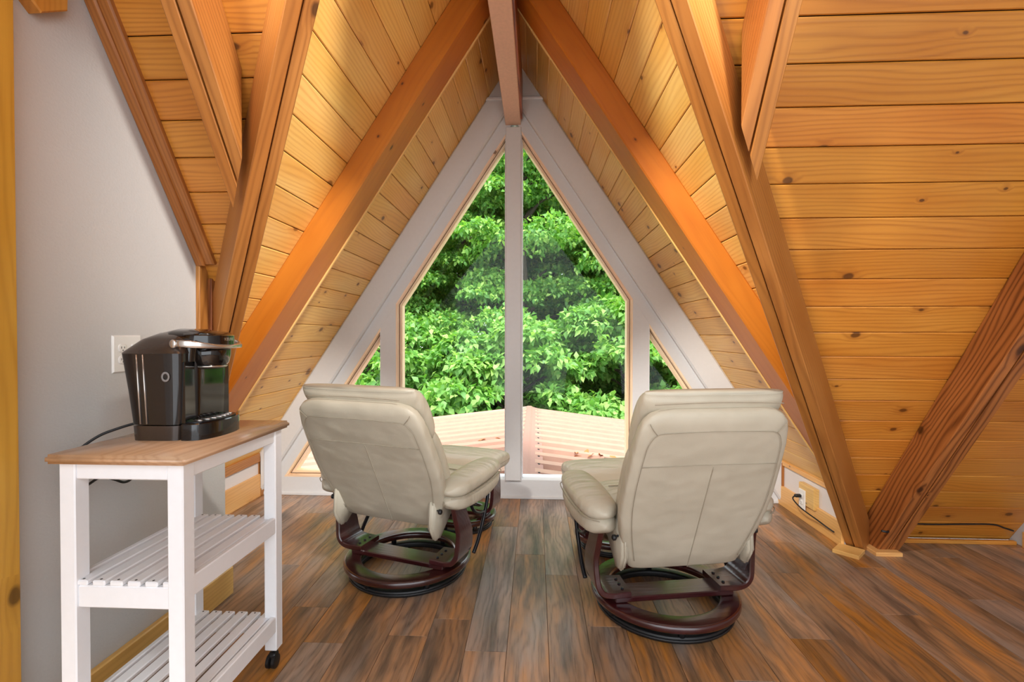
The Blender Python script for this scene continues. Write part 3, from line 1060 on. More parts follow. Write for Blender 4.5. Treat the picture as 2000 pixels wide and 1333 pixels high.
def recliner(loc, rz, rho, label, zb=.27, kl=1.0, kw=1.0, yb=-.19):
    t = empty('recliner', (loc[0], loc[1], 0), rz, label, 'armchair')
    ring_base(t, .318, .232)
    # cross bar, feet and side legs
    cb = box('crossbar', (-.262, -.122, .088), (.262, -.008, .112), M['mahogany'], t, bev=.004)
    for sg in (1, -1):
        path = [(sg*.196, .124, -.055, .15), (sg*.235, .124, -.055, .155), (sg*.275, .124, -.055, .16), (sg*.312, .134, -.055, .16), (sg*.334, .162, -.055, .16),
                (sg*.342, .21, -.055, .15), (sg*.345, .27, -.062, .13), (sg*.340, .33, -.082, .115), (sg*.335, .40, -.105, .11), (sg*.333, .43, -.115, .11)]
        lg = ribbon('leg', path, M['mahogany'], t, .024)
        for k_ in range(3):
            lathe('bolt', [(.0005, .1365), (.007, .1365), (.006, .1405), (.0005, .141)], M['black_metal'], lg, seg=12, center=(sg*.225, -.10+.04*k_, 0), closed=False)
        # curved black support bar in front of the leg and its link
        br_ = tube('support_bar', [(sg*.338, .245, .415), (sg*.340, .225, .33), (sg*.342, .17, .24), (sg*.344, .10, .16), (sg*.340, .055, .112)], .010, M['black_metal'], t, seg=8)
        tube('link', [(sg*.338, .19, .275), (sg*.335, .12, .29), (sg*.333, .06, .33), (sg*.33, .03, .40)], .008, M['black_metal'], t, seg=8)
        # skirt panel hanging beside the seat
        sk = [(-.235, .46), (-.245, .33), (-.205, .262), (-.165, .255), (-.06, .335), (.10, .36), (.25, .40), (.27, .46)]
        secs = []
        fs = frame((sg*.262, 0, 0), (0, 1, 0), (0, 0, 1), (1, 0, 0)) if sg == 1 else frame((sg*.262, 0, 0), (0, -1, 0), (0, 0, 1), (-1, 0, 0)) @ Matrix.Scale(-1, 4, (1, 0, 0))
        bm = bmesh.new()
        vs1 = [bm.verts.new((sg*.250, y, z)) for y, z in sk]
        vs2 = [bm.verts.new((sg*.278, y, z)) for y, z in sk]
        bm.faces.new(vs1)
        bm.faces.new(vs2[::-1])
        for i in range(len(sk)):
            j = (i+1) % len(sk)
            bm.faces.new((vs1[i], vs2[i], vs2[j], vs1[j]))
        bmesh.ops.recalc_face_normals(bm, faces=bm.faces)
        bmesh.ops.bevel(bm, geom=bm.edges[:], offset=.011, segments=3, affect='EDGES')
        me = bpy.data.meshes.new('skirt_panel')
        bm.to_mesh(me)
        bm.free()
        me.polygons.foreach_set('use_smooth', [True]*len(me.polygons))
        link('skirt_panel', me, M['leather'], t)
        # armrest: upper cushion and lower base
        X, Y, Z = Vector((1, 0, 0)), Vector((0, 1, 0)), Vector((0, 0, 1))

        def arm_secs(zc, bb, da, lo=False):
            S = []
            L0, L1 = -.225, .325
            for i in range(17):
                u = i/16
                y = L0+(L1-L0)*(0.5-0.5*cos(pi*u))
                v = (y-L0)/(L1-L0)
                e0 = min(1, ((v)/.10))**.5 if v < .10 else 1
                e1 = min(1, ((1-v)/.16))**.5 if v > .84 else 1
                e = max(.05, e0*e1)
                wid = (.060+.022*sin(pi*min(1, v*1.05))**.8)*e+da
                bul = bb*max(.12, e)*(1.0 if lo else (1+.12*sin(pi*v)))
                zz = zc - (.018*sin(pi*v) if lo else -.010*sin(pi*v)) + .010*v
                S.append(((sg*(.338+.006*sin(pi*v)), y, zz), X, Z, max(.006, wid), max(.006, bul), 3.2 if lo else 2.5))
            return S
        ar = loft('armrest', arm_secs(.494, .038, 0), M['leather'], t, seg=28)
        loft('armrest_base', arm_secs(.448, .040, -.006, True), M['leather'], ar, seg=28)
        seam_pts = []
        for (c, A_, B_, a_, b_, n_) in arm_secs(.470, .03, .004)[1:-1]:
            seam_pts.append(Vector(c)+X*sg*(a_+.0))
        outline_tube('seam', [p for p in seam_pts], ar, r=.0022)
        # tilt knob under the rear of the arm
        kn = tube('tilt_knob', [(sg*.268, -.195, .405), (sg*.292, -.205, .402)], .0045, M['black_metal'], t, smooth_path=False)
        loft('knob_head', [((sg*.288, -.207, .402), Y, Z, .006, .006, 2), ((sg*.294, -.208, .401), Y, Z, .0115, .0115, 2), ((sg*.304, -.208, .401), Y, Z, .0115, .0115, 2), ((sg*.308, -.208, .401), Y, Z, .006, .006, 2)], M['rubber'], kn, seg=14)
    tube('seat_axle', [(-.335, -.09, .385), (.335, -.09, .385)], .012, M['black_metal'], t, smooth_path=False)
    tube('seat_axle', [(-.335, .12, .385), (.335, .12, .385)], .010, M['black_metal'], t, smooth_path=False)
    X, Y, Z = Vector((1, 0, 0)), Vector((0, 1, 0)), Vector((0, 0, 1))
    # seat cushion
    S = []
    for i in range(15):
        u = 0.5-0.5*cos(pi*i/14)
        y = -.10+.44*u
        e = min(1, (u/.08))**.5 if u < .08 else (min(1, (1-u)/.13)**.5 if u > .87 else 1)
        e = max(.1, e)
        S.append(((0, y, .415+.012*sin(pi*u)), X, Z, .236*(.9+.1*e), .062*e, 4.0))
    st = loft('seat', S, M['leather'], t, seg=40)
    outline_tube('seam', [(-.20, .16, .487), (-.1, .15, .492), (0, .15, .494), (.1, .15, .492), (.20, .16, .487)], st, r=.003)
    # backrest
    bd = Vector((0, -sin(rho), cos(rho)))
    nf = Vector((0, cos(rho), sin(rho)))      # forwards
    B0 = Vector((0, yb, zb))
    bd = bd*kl
    prof = [(0, .205), (.006, .222), (.02, .234), (.08, .258), (.18, .286), (.27, .300), (.36, .303), (.48, .297), (.58, .290), (.64, .283), (.675, .270), (.70, .248), (.715, .215), (.722, .17)]
    S = []
    for (v, a_) in prof:
        e = 1.0
        if v < .02:
            e = .45+.55*(v/.02)**.5
        if v > .66:
            e = max(.22, (1-((v-.66)/.066)**2))**.5 if v < .722 else .3
        S.append((B0+bd*v+nf*.038, X, nf, a_*kw, .038*e, 5.0 if v < .6 else 3.6))
    bk = loft('backrest', S, M['leather'], t, seg=56)

    def bp(x, v, off=-.0004):
        return B0+bd*v+nf*off+X*x*kw
    outline_tube('seam', [bp(x, .505+.004*cos(x*6)) for x in (-.262, -.18, -.09, 0, .09, .18, .262)], bk, r=.0013)
    outline_tube('seam', [bp(.012, v) for v in (.50, .4, .3, .2, .1, .012)], bk, r=.0020)
    outline_tube('seam', [bp(-.218, .06), bp(-.246, .18), bp(-.264, .30), bp(-.266, .42), bp(-.258, .55), bp(-.250, .60), bp(-.225, .638), bp(-.17, .646), bp(0, .65), bp(.17, .646), bp(.225, .638), bp(.250, .60), bp(.258, .55), bp(.266, .42), bp(.264, .30), bp(.246, .18), bp(.218, .06)], bk, r=.0013)
    for sx_ in (1, -1):
        outline_tube('seam', [bp(sx_*.225, .638), bp(sx_*.25, .668, .004), bp(sx_*.256, .680, .009)], bk, r=.0013)
    # front cushion of the back
    S = []
    for i in range(13):
        u = 0.5-0.5*cos(pi*i/12)
        v = .10+.42*u
        e = max(.15, (1-abs(2*u-1)**5))**.5
        S.append((B0+bd*v+nf*(.118+.016*sin(pi*u)), X, nf, kw*.272*(.93+.07*e), .052*e, 3.4))
    loft('back_cushion', S, M['leather'], t, seg=40)
    # head pillow draped over the top
    S = []
    for i in range(15):
        u = 0.5-0.5*cos(pi*i/14)
        v = .47+.292*u
        e = max(.12, (1-abs(2*u-1)**4))**.5
        lean = .112+.012*sin(pi*u) - .030*u*u
        S.append((B0+bd*v+nf*lean, X, nf, kw*.272*(.94+.06*e), .060*e*(1+.08*u), 3.2))
    hp = loft('head_pillow', S, M['leather'], t, seg=44)
    outline_tube('seam', [B0+bd*(.742+.004*cos(9*x))+nf*(.033+.0)+X*x for x in (-.24, -.16, -.08, 0, .08, .16, .24)], hp, r=.0018)
    return t


recliner((.568, 2.18), radians(10), radians(23), 'beige leather recliner on the right, facing the window with its back to the room', .25, 1.02)
recliner((-.648, 2.45), radians(-18), radians(27), 'beige leather recliner on the left beside the white cart, turned toward the window post', .295, .94, 1.12, -.155)


def ottoman(loc, rz, label):
    t = empty('ottoman', (loc[0], loc[1], 0), rz, label, 'footstool')
    X, Y, Z = Vector((1, 0, 0)), Vector((0, 1, 0)), Vector((0, 0, 1))
    ring_base(t, .21, .15)
    box('crossbar', (-.17, -.05, .088), (.17, .05, .11), M['mahogany'], t, bev=.004)
    for sg in (1, -1):
        ribbon('leg', [(sg*.12, .122, 0, .13), (sg*.165, .122, 0, .135), (sg*.20, .135, 0, .135), (sg*.218, .17, 0, .13), (sg*.222, .24, 0, .12), (sg*.222, .31, 0, .11), (sg*.218, .345, 0, .11)], M['mahogany'], t, .022)
    tube('seat_axle', [(-.218, 0, .335), (.218, 0, .335)], .010, M['black_metal'], t, smooth_path=False)
    S = []
    for i in range(15):
        u = 0.5-0.5*cos(pi*i/14)
        y = -.185+.37*u
        e = max(.12, (1-abs(2*u-1)**6))**.5
        S.append(((0, y, .405+.012*sin(pi*u)), X, Z, .255*(.94+.06*e), .058*e, 5.0))
    cu = loft('cushion', S, M['leather'], t, seg=40)
    outline_tube('seam', [(.252, -.16, .404), (.254, 0, .408), (.252, .16, .404)], cu, r=.0025)
    outline_tube('seam', [(-.252, -.16, .404), (-.254, 0, .408), (-.252, .16, .404)], cu, r=.0025)
    return t


ottoman((.568-.216*.62, 2.18+.976*.62), radians(12.5), 'matching beige footstool in front of the right recliner')
ottoman((-.648+.309*.62, 2.45+.951*.62), radians(-18), 'matching beige footstool in front of the left recliner')

# ================================================================ KITCHEN CART
CX0, CX1, CY0, CY1 = -1.283, -.900, 1.200, 1.742
cart = empty('kitchen_cart', ((CX0+CX1)/2, (CY0+CY1)/2, 0), label='narrow white slatted kitchen cart with a butcher block top against the grey wall', cat='cart')
co = Vector(cart.location)


def cbox(name, lo, hi, mat, axis=0, bev=.003, parent=None, seg=1):
    return box(name, Vector(lo)-co, Vector(hi)-co, mat, parent or cart, bev, axis, seg)


# top: bevelled slab with rounded lip
cbox('top', (CX0, CY0, .860), (CX1, CY1, .885), M['butcher'], axis=1, bev=.008, seg=3)
LG = .044
lx0, lx1, ly0, ly1 = CX0+.02, CX1-.022, CY0+.025, CY1-.02
for (x, y) in ((lx0, ly0), (lx1-LG, ly0), (lx0, ly1-LG), (lx1-LG, ly1-LG)):
    lg = cbox('leg', (x, y, .068), (x+LG, y+LG, .860), M['cart_white'], axis=2)
    c = Vector((x+LG/2, y+LG/2, 0))-co
    cs = tube('caster', [c+Vector((0, 0, .052)), c+Vector((0, 0, .072))], .006, M['black_metal'], cart, smooth_path=False)
    fk = loft('fork', [(c+Vector((0, -.006, .022)), Vector((0, 1, 0)), Vector((1, 0, 0)), .008, .013, 4), (c+Vector((0, -.002, .045)), Vector((0, 1, 0)), Vector((1, 0, 0)), .016, .015, 4), (c+Vector((0, 0, .055)), Vector((0, 1, 0)), Vector((1, 0, 0)), .012, .012, 4)], M['rubber'], cs, seg=16)
    for dx in (-.010, .010):
        S = []
        for (ox, rr) in ((-.007, .018), (-.005, .024), (.005, .024), (.007, .018)):
            S.append((c+Vector((dx+ox, -.008, .0245)), Vector((0, 1, 0)), Vector((0, 0, 1)), rr, rr, 2))
        sharp(loft('wheel', S, M['rubber'], cs, seg=24), 50)
# aprons
cbox('apron', (lx0+LG, ly0+.004, .815), (lx1-LG, ly0+.022, .860), M['cart_white'])
cbox('apron', (lx0+LG, ly1-.022, .815), (lx1-LG, ly1-.004, .860), M['cart_white'])
cbox('apron', (lx0+.004, ly0+LG, .815), (lx0+.022, ly1-LG, .860), M['cart_white'], axis=1)
cbox('apron', (lx1-.022, ly0+LG, .815), (lx1-.004, ly1-LG, .860), M['cart_white'], axis=1)


def shelf(zt):
    cbox('rail', (lx0+LG, ly0+.006, zt-.075), (lx1-LG, ly0+.024, zt-.016), M['cart_white'])
    cbox('rail', (lx0+LG, ly1-.024, zt-.075), (lx1-LG, ly1-.006, zt-.016), M['cart_white'])
    cbox('rail', (lx0+.008, ly0+LG, zt-.065), (lx0+.026, ly1-LG, zt), M['cart_white'], axis=1)
    cbox('rail', (lx1-.020, ly0+LG-.02, zt-.055), (lx1-.002, ly1-LG+.01, zt+.002), M['cart_white'], axis=1)
    n = 6
    a, b = lx0+.028, lx1-.022
    pw = (b-a)/n
    for k_ in range(n):
        s_ = cbox('slat', (a+k_*pw+.0065, ly0+.006, zt-.016), (a+(k_+1)*pw-.0065, ly1-.006, zt-.002), M['cart_white'], axis=1)
        for yy in (ly0+.016, ly1-.016):
            p = Vector((a+(k_+.5)*pw, yy, zt-.0022))-co
            loft('screw_hole', [(p, Vector((1, 0, 0)), Vector((0, 1, 0)), .0035, .0035, 2), (p+Vector((0, 0, .0006)), Vector((1, 0, 0)), Vector((0, 1, 0)), .003, .003, 2)], M['slot'], cart, seg=10)


shelf(.545)
shelf(.190)

# ================================================================ COFFEE MAKER
mk = empty('coffee_maker', (-1.092, 1.492, .885), label='black single-cup coffee maker with silver handle and smoky water tank on the cart', cat='coffee maker')
mk.scale = (.84, 1, 1)
X, Y, Z = Vector((1, 0, 0)), Vector((0, 1, 0)), Vector((0, 0, 1))
# base and housing
loft('base', [((-.03, .02, .0), X, Y, .118, .092, 6), ((-.03, .02, .006), X, Y, .122, .095, 6), ((-.03, .02, .040), X, Y, .122, .095, 6), ((-.03, .02, .046), X, Y, .118, .092, 6)], M['black_gloss'], mk, seg=40)
sharp(loft('housing', [((-.040, .030, .044), X, Y, .098, .082, 7), ((-.042, .030, .15), X, Y, .102, .083, 7), ((-.045, .030, .262), X, Y, .107, .084, 7), ((-.045, .028, .27), X, Y, .105, .083, 7)], M['black_gloss'], mk, seg=44), 60)
# front panel (glossy, slightly hollow)
fv, ff = [], []
nn = 10
for i in range(nn+1):
    u = i/nn
    y = -.098+.205*u
    x = .062-.014*sin(pi*u)
    for z in (.05, .232):
        fv.append((x, y, z))
for i in range(nn+1):
    u = i/nn
    y = -.098+.205*u
    for z in (.05, .232):
        fv.append((.035, y, z))
k2 = 2*(nn+1)
for i in range(nn):
    ff.append((2*i, 2*i+2, 2*i+3, 2*i+1))
    ff.append((k2+2*i, k2+2*i+1, k2+2*i+3, k2+2*i+2))
    ff.append((2*i, k2+2*i, k2+2*i+2, 2*i+2))
    ff.append((2*i+1, 2*i+3, k2+2*i+3, k2+2*i+1))
ff.append((0, 1, k2+1, k2))
ff.append((2*nn, k2+2*nn, k2+2*nn+1, 2*nn+1))
sharp(mesh('front_panel', fv, ff, M['black_gloss'], mk, smooth=True), 40)
# water tank on the near side
tk = loft('water_tank', [((-.040, -.084, .047), X, Y, .088, .030, 4), ((-.046, -.086, .15), X, Y, .098, .031, 4), ((-.054, -.088, .258), X, Y, .110, .033, 4)], M['smoky'], mk, seg=44)
sharp(tk, 60)
loft('water', [((-.040, -.084, .050), X, Y, .084, .026, 4), ((-.043, -.085, .108), X, Y, .090, .0265, 4)], M['smoky'], tk, seg=36)
sharp(loft('tank_base', [((-.040, -.084, .0), X, Y, .084, .029, 4), ((-.040, -.084, .044), X, Y, .088, .030, 4)], M['brown_gloss'], mk, seg=44), 60)
for xx in (-.085, -.062):
    tube('tank_rib', [(xx-.010, -.1195, .255), (xx, -.1155, .05)], .003, M['chrome'], tk, smooth_path=False)
sharp(loft('tank_lid', [((-.054, -.086, .258), X, Y, .112, .035, 4), ((-.054, -.080, .264), X, Y, .110, .036, 4), ((-.040, -.055, .300), X, Y, .080, .040, 3), ((-.03, -.03, .320), X, Y, .05, .03, 2.5)], M['brown_gloss'], mk, seg=44), 50)
o = lathe('tank_ring', [(.009, -.001), (.015, -.001), (.015, .001), (.009, .001)], M['chrome'], tk, seg=28)  # flat grey ring on the side of the tank
o.data.materials[0] = M['ring_grey']
o.matrix_local = frame((.010, -.1195, .190), (1, 0, 0), (0, 0, 1), (0, -1, 0))
# top cover: arched hood narrowing to the front
S = []
for (x, zt_, hw, hh) in ((-.150, .270, .05, .012), (-.142, .285, .075, .03), (-.115, .306, .086, .045), (-.07, .325, .092, .060), (-.02, .334, .095, .066), (.03, .332, .093, .064), (.062, .327, .084, .040), (.085, .325, .072, .010), (.108, .321, .058, .007), (.122, .317, .042, .005), (.131, .314, .025, .003)):
    S.append(((x, .012, zt_-hh), Y, Z, hw, hh, 3.0))
loft('top_cover', S, M['black_gloss'], mk, seg=44)
# brew head bowl
lathe('brew_head', [(.001, .205), (.030, .206), (.046, .212), (.056, .226), (.062, .25), (.064, .283), (.001, .283)], M['black_gloss'], mk, seg=40, center=(.068, .012, 0), closed=False)
lathe('brew_head_rim', [(.040, .2085), (.049, .212), (.052, .217), (.047, .2135)], M['chrome'], mk, seg=40, center=(.068, .012, 0))
sharp(loft('head_block', [((.03, .012, .232), X, Y, .035, .088, 6), ((.03, .012, .283), X, Y, .045, .09, 6)], M['black_gloss'], mk, seg=36), 50)
# silver lever handle: flat U band round the front
hp_ = [(.030, -.104, .287), (.052, -.106, .2875), (.080, -.100, .286), (.108, -.082, .282), (.130, -.048, .278), (.138, .012, .276), (.130, .072, .278), (.108, .106, .282), (.080, .124, .286), (.052, .130, .2875), (.030, .128, .287)]
S = []
npt = len(hp_)
for i, p in enumerate(hp_):
    a, b = Vector(hp_[max(i-1, 0)]), Vector(hp_[min(i+1, npt-1)])
    d = (b-a).normalized()
    sd_ = d.cross(Z).normalized()
    e = 1.0 if 1 < i < npt-2 else (.8 if i in (1, npt-2) else .55)
    f_ = 1-.5*math.exp(-((i-5)/2.2)**2)
    S.append((p, Z, sd_, .0125*f_*(e if e > .6 else .9), .0045+.012*math.exp(-((i-5)/1.6)**2), 3))
hd = loft('handle', S, M['chrome'], mk, seg=20)
for yy in (-.106, .130):
    lathe('pivot', [(.0005, -.006), (.013, -.006), (.013, .004), (.010, .006), (.0005, .006)], M['chrome'], hd, seg=24, closed=False).matrix_local = frame((.028, yy, .2865), (1, 0, 0), (0, 0, 1), (0, -1 if yy < 0 else 1, 0))
# drip tray
S = []
fv, ff = [], []
arc = [(.055, -.108)]
for i in range(21):
    an = -pi/2+pi*i/20
    arc.append((.080+.062*cos(an)**.8 if cos(an) > 0 else .08, .0+.108*sin(an)))
arc.append((.055, .108))


def prism(name, pts, z0, z1, mat, parent, ins=.003):
    n = len(pts)
    c = ccw([tuple(p) for p in pts])
    inn = inset(c, ins)
    V = [(p[0], p[1], z0) for p in c]+[(p[0], p[1], z1-ins) for p in c]+[(p.x, p.y, z1) for p in inn]
    F_ = [tuple(range(n-1, -1, -1)), tuple(range(2*n, 3*n))]
    for k_ in (0, n):
        for i in range(n):
            j = (i+1) % n
            F_.append((k_+i, k_+j, k_+n+j, k_+n+i))
    o = mesh(name, V, F_, mat, parent, smooth=True)
    return sharp(o, 30)


prism('drip_tray', arc, 0.0, .050, M['black_gloss'], mk)
gt = prism('tray_grid', [(x*.9+.006, y*.88) for x, y in arc], .0505, .0535, M['black_metal'], mk, ins=.001)
for k_ in range(7):
    yy = -.072+.024*k_
    tube('grid_bar', [(.068, yy, .0545), (.068+.052*cos(yy/.108*1.3), yy, .0545)], .0022, M['chrome'], gt, smooth_path=False)
# lettering on the front of the hood
cu = bpy.data.curves.new('brand_lettering', 'FONT')
cu.body = 'KEURIG'
cu.size = .0135
cu.extrude = .0006
cu.align_x = 'CENTER'
to = bpy.data.objects.new('tmp_text', cu)
COL.objects.link(to)
dg = bpy.context.evaluated_depsgraph_get()
me = bpy.data.meshes.new_from_object(to.evaluated_get(dg))
bpy.data.objects.remove(to)
# wrap the letters round the nose of the hood
for v in me.vertices:
    an = v.co.x/.085
    zz = v.co.y
    v.co = Vector((.05+.0920*cos(an), .012+.0860*sin(an), .2955+zz)) if v.co.z <= 0 else Vector((.05+.0928*cos(an), .012+.0868*sin(an), .2955+zz))
me.materials.clear()
link('brand_lettering', me, M['chrome'], mk)
# lettering band: short collar the letters sit on
S = []
sharp(loft('nose_band', [((.05, .012, .280), X, Y, .0910, .0850, 2.0), ((.05, .012, .311), X, Y, .0905, .0845, 2.0), ((.045, .012, .317), X, Y, .084, .078, 2.0)], M['black_gloss'], mk, seg=44), 50)

tube('cord', [((p[0]+1.092)/.84, p[1]-1.492, p[2]-.885) for p in [(-1.20, 1.505, .915), (-1.26, 1.49, .918), (-1.30, 1.45, .906), (-1.335, 1.41, .885), (-1.365, 1.37, .84), (-1.385, 1.36, .77), (-1.395, 1.40, .722), (-1.40, 1.45, .728), (-1.402, 1.50, .738), (-1.402, 1.55, .715), (-1.402, 1.59, .694), (-1.402, 1.625, .705), (-1.403, 1.635, .76), (-1.404, 1.64, .85)]], .0042, M['rubber'], mk)

# ================================================================ PORCH ROOF OUTSIDE
RX, RS = -.10, .122
pr = empty('porch_roof', (RX, 5.8, 0), label='low pinkish ribbed metal porch roof outside below the window', cat='roof')
YA, YB = G+.12, 7.75
for sg, XE in ((1, 3.6), (-1, 2.72)):
    V, Fc = [], []
    pitch_ = .30
    y = YA
    rows = []
    while y < YB:
        for (dy, dz) in ((0, 0), (.15, 0), (.165, .045), (.285, .045)):
            if y+dy < YB:
                rows.append((y+dy, dz))
        y += pitch_
    rows.append((YB, 0))
    for (yy, dz) in rows:
        V.append((0, yy-5.8, dz))
        V.append((sg*XE, yy-5.8, dz-XE*RS))
    for i in range(len(rows)-1):
        Fc.append((2*i, 2*i+1, 2*i+3, 2*i+2))
    o = mesh('metal_sheet', V, Fc, M['metal_roof'], pr, fix=False)
    md = o.modifiers.new('thick', 'SOLIDIFY')
    md.thickness = .02
    box('fascia', (sg*XE-.02, YA-5.8, -XE*RS-.09), (sg*XE+.02, YB-5.8, -XE*RS+.035), M['fascia'], pr, axis=1)
V = []
for yy in (YA-5.8, YB-5.78):
    for (x, z) in ((-.17, .012), (-.055, .045), (-.03, .062), (.03, .062), (.055, .045), (.17, .012), (.17, .004), (0, .03), (-.17, .004)):
        V.append((x, yy, z))
Fc = [tuple(range(9)), tuple(range(17, 8, -1))]+[(i, (i+1) % 9, 9+(i+1) % 9, 9+i) for i in range(9)]
mesh('ridge_cap', V, Fc, M['roof_cap'], pr)
for k_ in range(14):
    lathe('cap_screw', [(.001, 0), (.012, 0), (.010, .008), (.001, .010)], M['slot'], pr, seg=8, center=(.13, -1.95+.28*k_, .022), closed=False)


def proof(x, y):
    return Vector((x, y, -abs(x-RX)*RS+.03))


lr = random.Random(5)


def leaf_mesh(s, r_):
    V = [(0, -s, 0), (s*.45, -s*.2, s*.25*r_.random()), (s*.3, s*.6, s*.3), (0, s, s*.1), (-s*.35, s*.5, s*.35*r_.random()), (-s*.5, -.2*s, s*.2), (0, 0, s*.05)]
    return V, [(0, 1, 6), (1, 2, 6), (2, 3, 6), (3, 4, 6), (4, 5, 6), (5, 0, 6)]


for i in range(9):
    x, y = .62+lr.uniform(-.20, .20), 4.98+lr.uniform(-.16, .16)
    V, Fc = leaf_mesh(lr.uniform(.04, .065), lr)
    o = mesh('dead_leaf', V, Fc, M['dead_leaf'], fix=False)
    o.location = proof(x, y)+Vector((0, 0, .012))
    o.rotation_euler = (lr.uniform(-.4, .4), lr.uniform(-.4, .4), lr.uniform(0, 6.3))
    tag(o, 'curled brown dead leaf in the small heap on the porch roof', 'leaf', 'dead leaves heaped on the porch roof')
for i in range(2):
    V, Fc = leaf_mesh(.05, lr)
    o = mesh('dead_leaf', V, Fc, M['dead_leaf'], fix=False)
    o.location = proof(-.42-.2*i, 5.55+.05*i)+Vector((0, 0, .012))
    o.rotation_euler = (.2, .1, lr.uniform(0, 6))
    tag(o, ['lone brown dead leaf lying nearest the window post on the left roof slope', 'lone brown dead leaf further left on the left roof slope'][i], 'leaf', 'dead leaves left of the post')
b0 = proof(.75, 4.85)
tw = empty('twig', b0, label='thin forked twig beside the dead leaves on the porch roof', cat='twig')
tube('stem', [Vector((-.05, .12, .02)), Vector((.12, .0, .03)), Vector((.3, -.06, .01)), Vector((.45, -.12, .02))], .006, M['twig'], tw, seg=5)
tube('side_twig', [Vector((-.30, .02, .03)), Vector((-.16, -.12, .02)), Vector((-.30, -.25, .02)), Vector((-.36, -.33, .03))], .005, M['twig'], tw, seg=5)

# ================================================================ GROUND AND TREES
gr = mesh('ground', [(-40, 3.7, -4.2), (40, 3.7, -4.2), (40, 60, -2.0), (-40, 60, -2.0)], [(0, 1, 2, 3)], M['ground'], fix=False)
tag(gr, kind='structure')
nrs = np.random.RandomState(11)


def leaves_mesh(name, P, D, size, leafn, mat, parent, droop=.5, slim=.3):
    """P cluster centres, D outward dirs; whorls of leaflets; each leaflet 2 folded quads"""
    n = len(P)
    N = n*leafn
    cen = np.repeat(P, leafn, 0)
    out = np.repeat(D, leafn, 0)
    ang = nrs.uniform(0, 2*pi, N)
    rv = nrs.normal(size=(N, 3))
    d = rv+out*0.7
    d[:, 2] -= droop*nrs.uniform(.4, 1.6, N)
    d /= np.linalg.norm(d, axis=1)[:, None]
    nrm = np.array([0, 0, 1.0])+nrs.normal(size=(N, 3))*.45+out*.4
    s = np.cross(d, nrm)
    s /= (np.linalg.norm(s, axis=1)[:, None]+1e-9)
    nn_ = np.cross(s, d)
    L = size*nrs.uniform(.7, 1.35, N)[:, None]
    W = L*slim
    a = cen+nrs.normal(size=(N, 3))*size*.25
    mid = a+d*L*.5+nn_*L*.05
    tip = a+d*L-nn_*L*.12
    l1 = a+d*L*.45+s*W+nn_*L*.12
    r1 = a+d*L*.45-s*W+nn_*L*.12
    V = np.stack([a, l1, tip, r1, mid], 1).reshape(-1, 3)
    idx = np.arange(N)[:, None]*5
    F_ = np.concatenate([idx+np.array([0, 4, 1]), idx+np.array([4, 2, 1]), idx+np.array([0, 3, 4]), idx+np.array([3, 2, 4])], 1).reshape(-1, 3)
    me = bpy.data.meshes.new(name)
    me.vertices.add(len(V))
    me.vertices.foreach_set('co', V.astype(np.float32).ravel())
    me.loops.add(F_.size)
    me.loops.foreach_set('vertex_index', F_.astype(np.int32).ravel())
    me.polygons.add(len(F_))
    me.polygons.foreach_set('loop_start', np.arange(0, F_.size, 3, dtype=np.int32))
    me.polygons.foreach_set('loop_total', np.full(len(F_), 3, dtype=np.int32))
    me.update()
    me.validate()
    o = link(name, me, mat, parent)
    o['kind'] = 'stuff'
    return o


def tree(x, y, zb, ztop, rad, mat, label, nblob, per, size, leafn=5, lean=0.0, trunk_r=.13, slim=.3, zlow=None, shell=(.55, 1.05)):
    t = empty('tree', (x, y, zb), label=label, cat='tree', group='trees beyond the porch roof')
    H_ = ztop-zb
    tp = [Vector((lean*(u**2)+.15*sin(u*5+x), .1*cos(u*4+y), H_*u)) for u in np.linspace(0, .9, 8)]
    tube('trunk', tp, [trunk_r*(1-.75*k_/8) for k_ in range(8)], M['bark'], t, seg=8)
    zl = (zlow-zb) if zlow is not None else H_*.2
    cs, Ps, Ds = [], [], []
    for i in range(nblob):
        hz = nrs.uniform(zl, H_*.97)
        u = hz/H_
        rr = rad*(1.0-.55*max(0, (u-.5)*2)**1.5)
        an = nrs.uniform(0, 2*pi)
        q = rr*nrs.uniform(.35, 1.0)
        c = np.array([lean*u*u+q*cos(an), q*sin(an), hz])
        cs.append(c)
        if i % 3 == 0:
            a0 = Vector((lean*u*u, 0, max(0, hz-.35*q-.3)))
            tube('branch', [a0, a0.lerp(Vector(c), .5)+Vector((0, 0, .12)), Vector(c)+Vector((.1*cos(an), .1*sin(an), 0))], [trunk_r*.3, trunk_r*.2, trunk_r*.1], M['bark'], t, seg=5)
        br_ = nrs.uniform(.45, .85)*rad*.42
        v = nrs.normal(size=(per, 3))
        v /= np.linalg.norm(v, axis=1)[:, None]
        v[:, 2] = np.abs(v[:, 2])*.9-.25
        rr_ = nrs.uniform(shell[0], shell[1], per)[:, None]
        Ps.append(c+v*rr_*np.array([br_, br_, br_*.6]))
        Ds.append(v)
    leaves_mesh('foliage', np.concatenate(Ps), np.concatenate(Ds), size, leafn, mat, t, slim=slim)
    return t


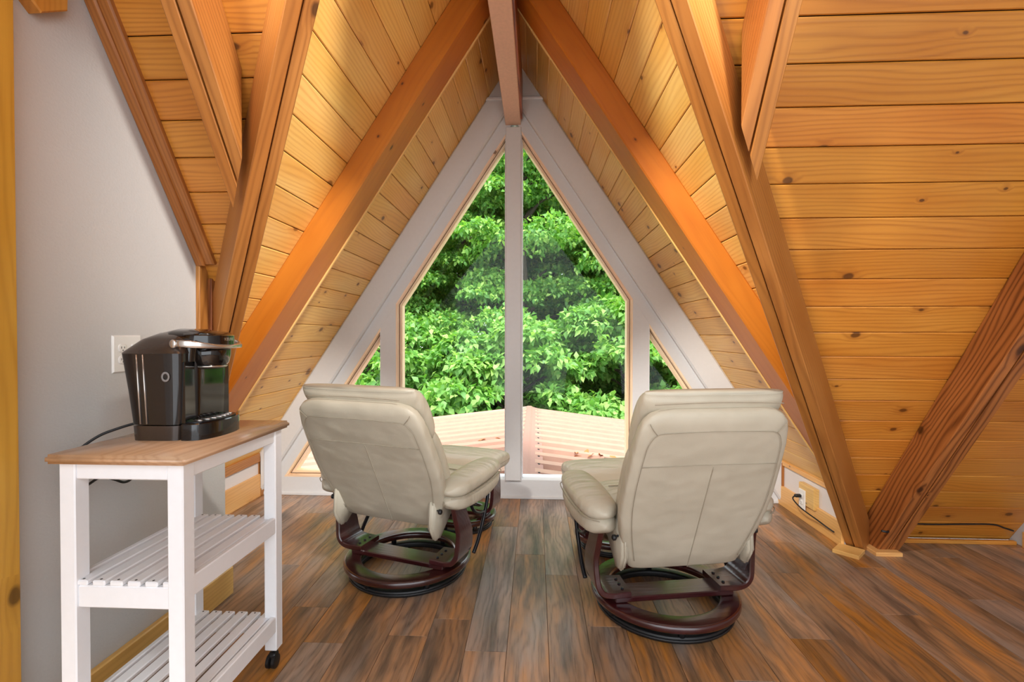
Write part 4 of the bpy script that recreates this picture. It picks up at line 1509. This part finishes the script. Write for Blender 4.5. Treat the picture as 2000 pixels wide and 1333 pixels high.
tree(-.6, 10.2, -4.2, 1.5, 2.0, M['leaf_near'], 'bright low tree just beyond the porch roof left of the window post', 90, 90, .15, 6, zlow=-2.6)
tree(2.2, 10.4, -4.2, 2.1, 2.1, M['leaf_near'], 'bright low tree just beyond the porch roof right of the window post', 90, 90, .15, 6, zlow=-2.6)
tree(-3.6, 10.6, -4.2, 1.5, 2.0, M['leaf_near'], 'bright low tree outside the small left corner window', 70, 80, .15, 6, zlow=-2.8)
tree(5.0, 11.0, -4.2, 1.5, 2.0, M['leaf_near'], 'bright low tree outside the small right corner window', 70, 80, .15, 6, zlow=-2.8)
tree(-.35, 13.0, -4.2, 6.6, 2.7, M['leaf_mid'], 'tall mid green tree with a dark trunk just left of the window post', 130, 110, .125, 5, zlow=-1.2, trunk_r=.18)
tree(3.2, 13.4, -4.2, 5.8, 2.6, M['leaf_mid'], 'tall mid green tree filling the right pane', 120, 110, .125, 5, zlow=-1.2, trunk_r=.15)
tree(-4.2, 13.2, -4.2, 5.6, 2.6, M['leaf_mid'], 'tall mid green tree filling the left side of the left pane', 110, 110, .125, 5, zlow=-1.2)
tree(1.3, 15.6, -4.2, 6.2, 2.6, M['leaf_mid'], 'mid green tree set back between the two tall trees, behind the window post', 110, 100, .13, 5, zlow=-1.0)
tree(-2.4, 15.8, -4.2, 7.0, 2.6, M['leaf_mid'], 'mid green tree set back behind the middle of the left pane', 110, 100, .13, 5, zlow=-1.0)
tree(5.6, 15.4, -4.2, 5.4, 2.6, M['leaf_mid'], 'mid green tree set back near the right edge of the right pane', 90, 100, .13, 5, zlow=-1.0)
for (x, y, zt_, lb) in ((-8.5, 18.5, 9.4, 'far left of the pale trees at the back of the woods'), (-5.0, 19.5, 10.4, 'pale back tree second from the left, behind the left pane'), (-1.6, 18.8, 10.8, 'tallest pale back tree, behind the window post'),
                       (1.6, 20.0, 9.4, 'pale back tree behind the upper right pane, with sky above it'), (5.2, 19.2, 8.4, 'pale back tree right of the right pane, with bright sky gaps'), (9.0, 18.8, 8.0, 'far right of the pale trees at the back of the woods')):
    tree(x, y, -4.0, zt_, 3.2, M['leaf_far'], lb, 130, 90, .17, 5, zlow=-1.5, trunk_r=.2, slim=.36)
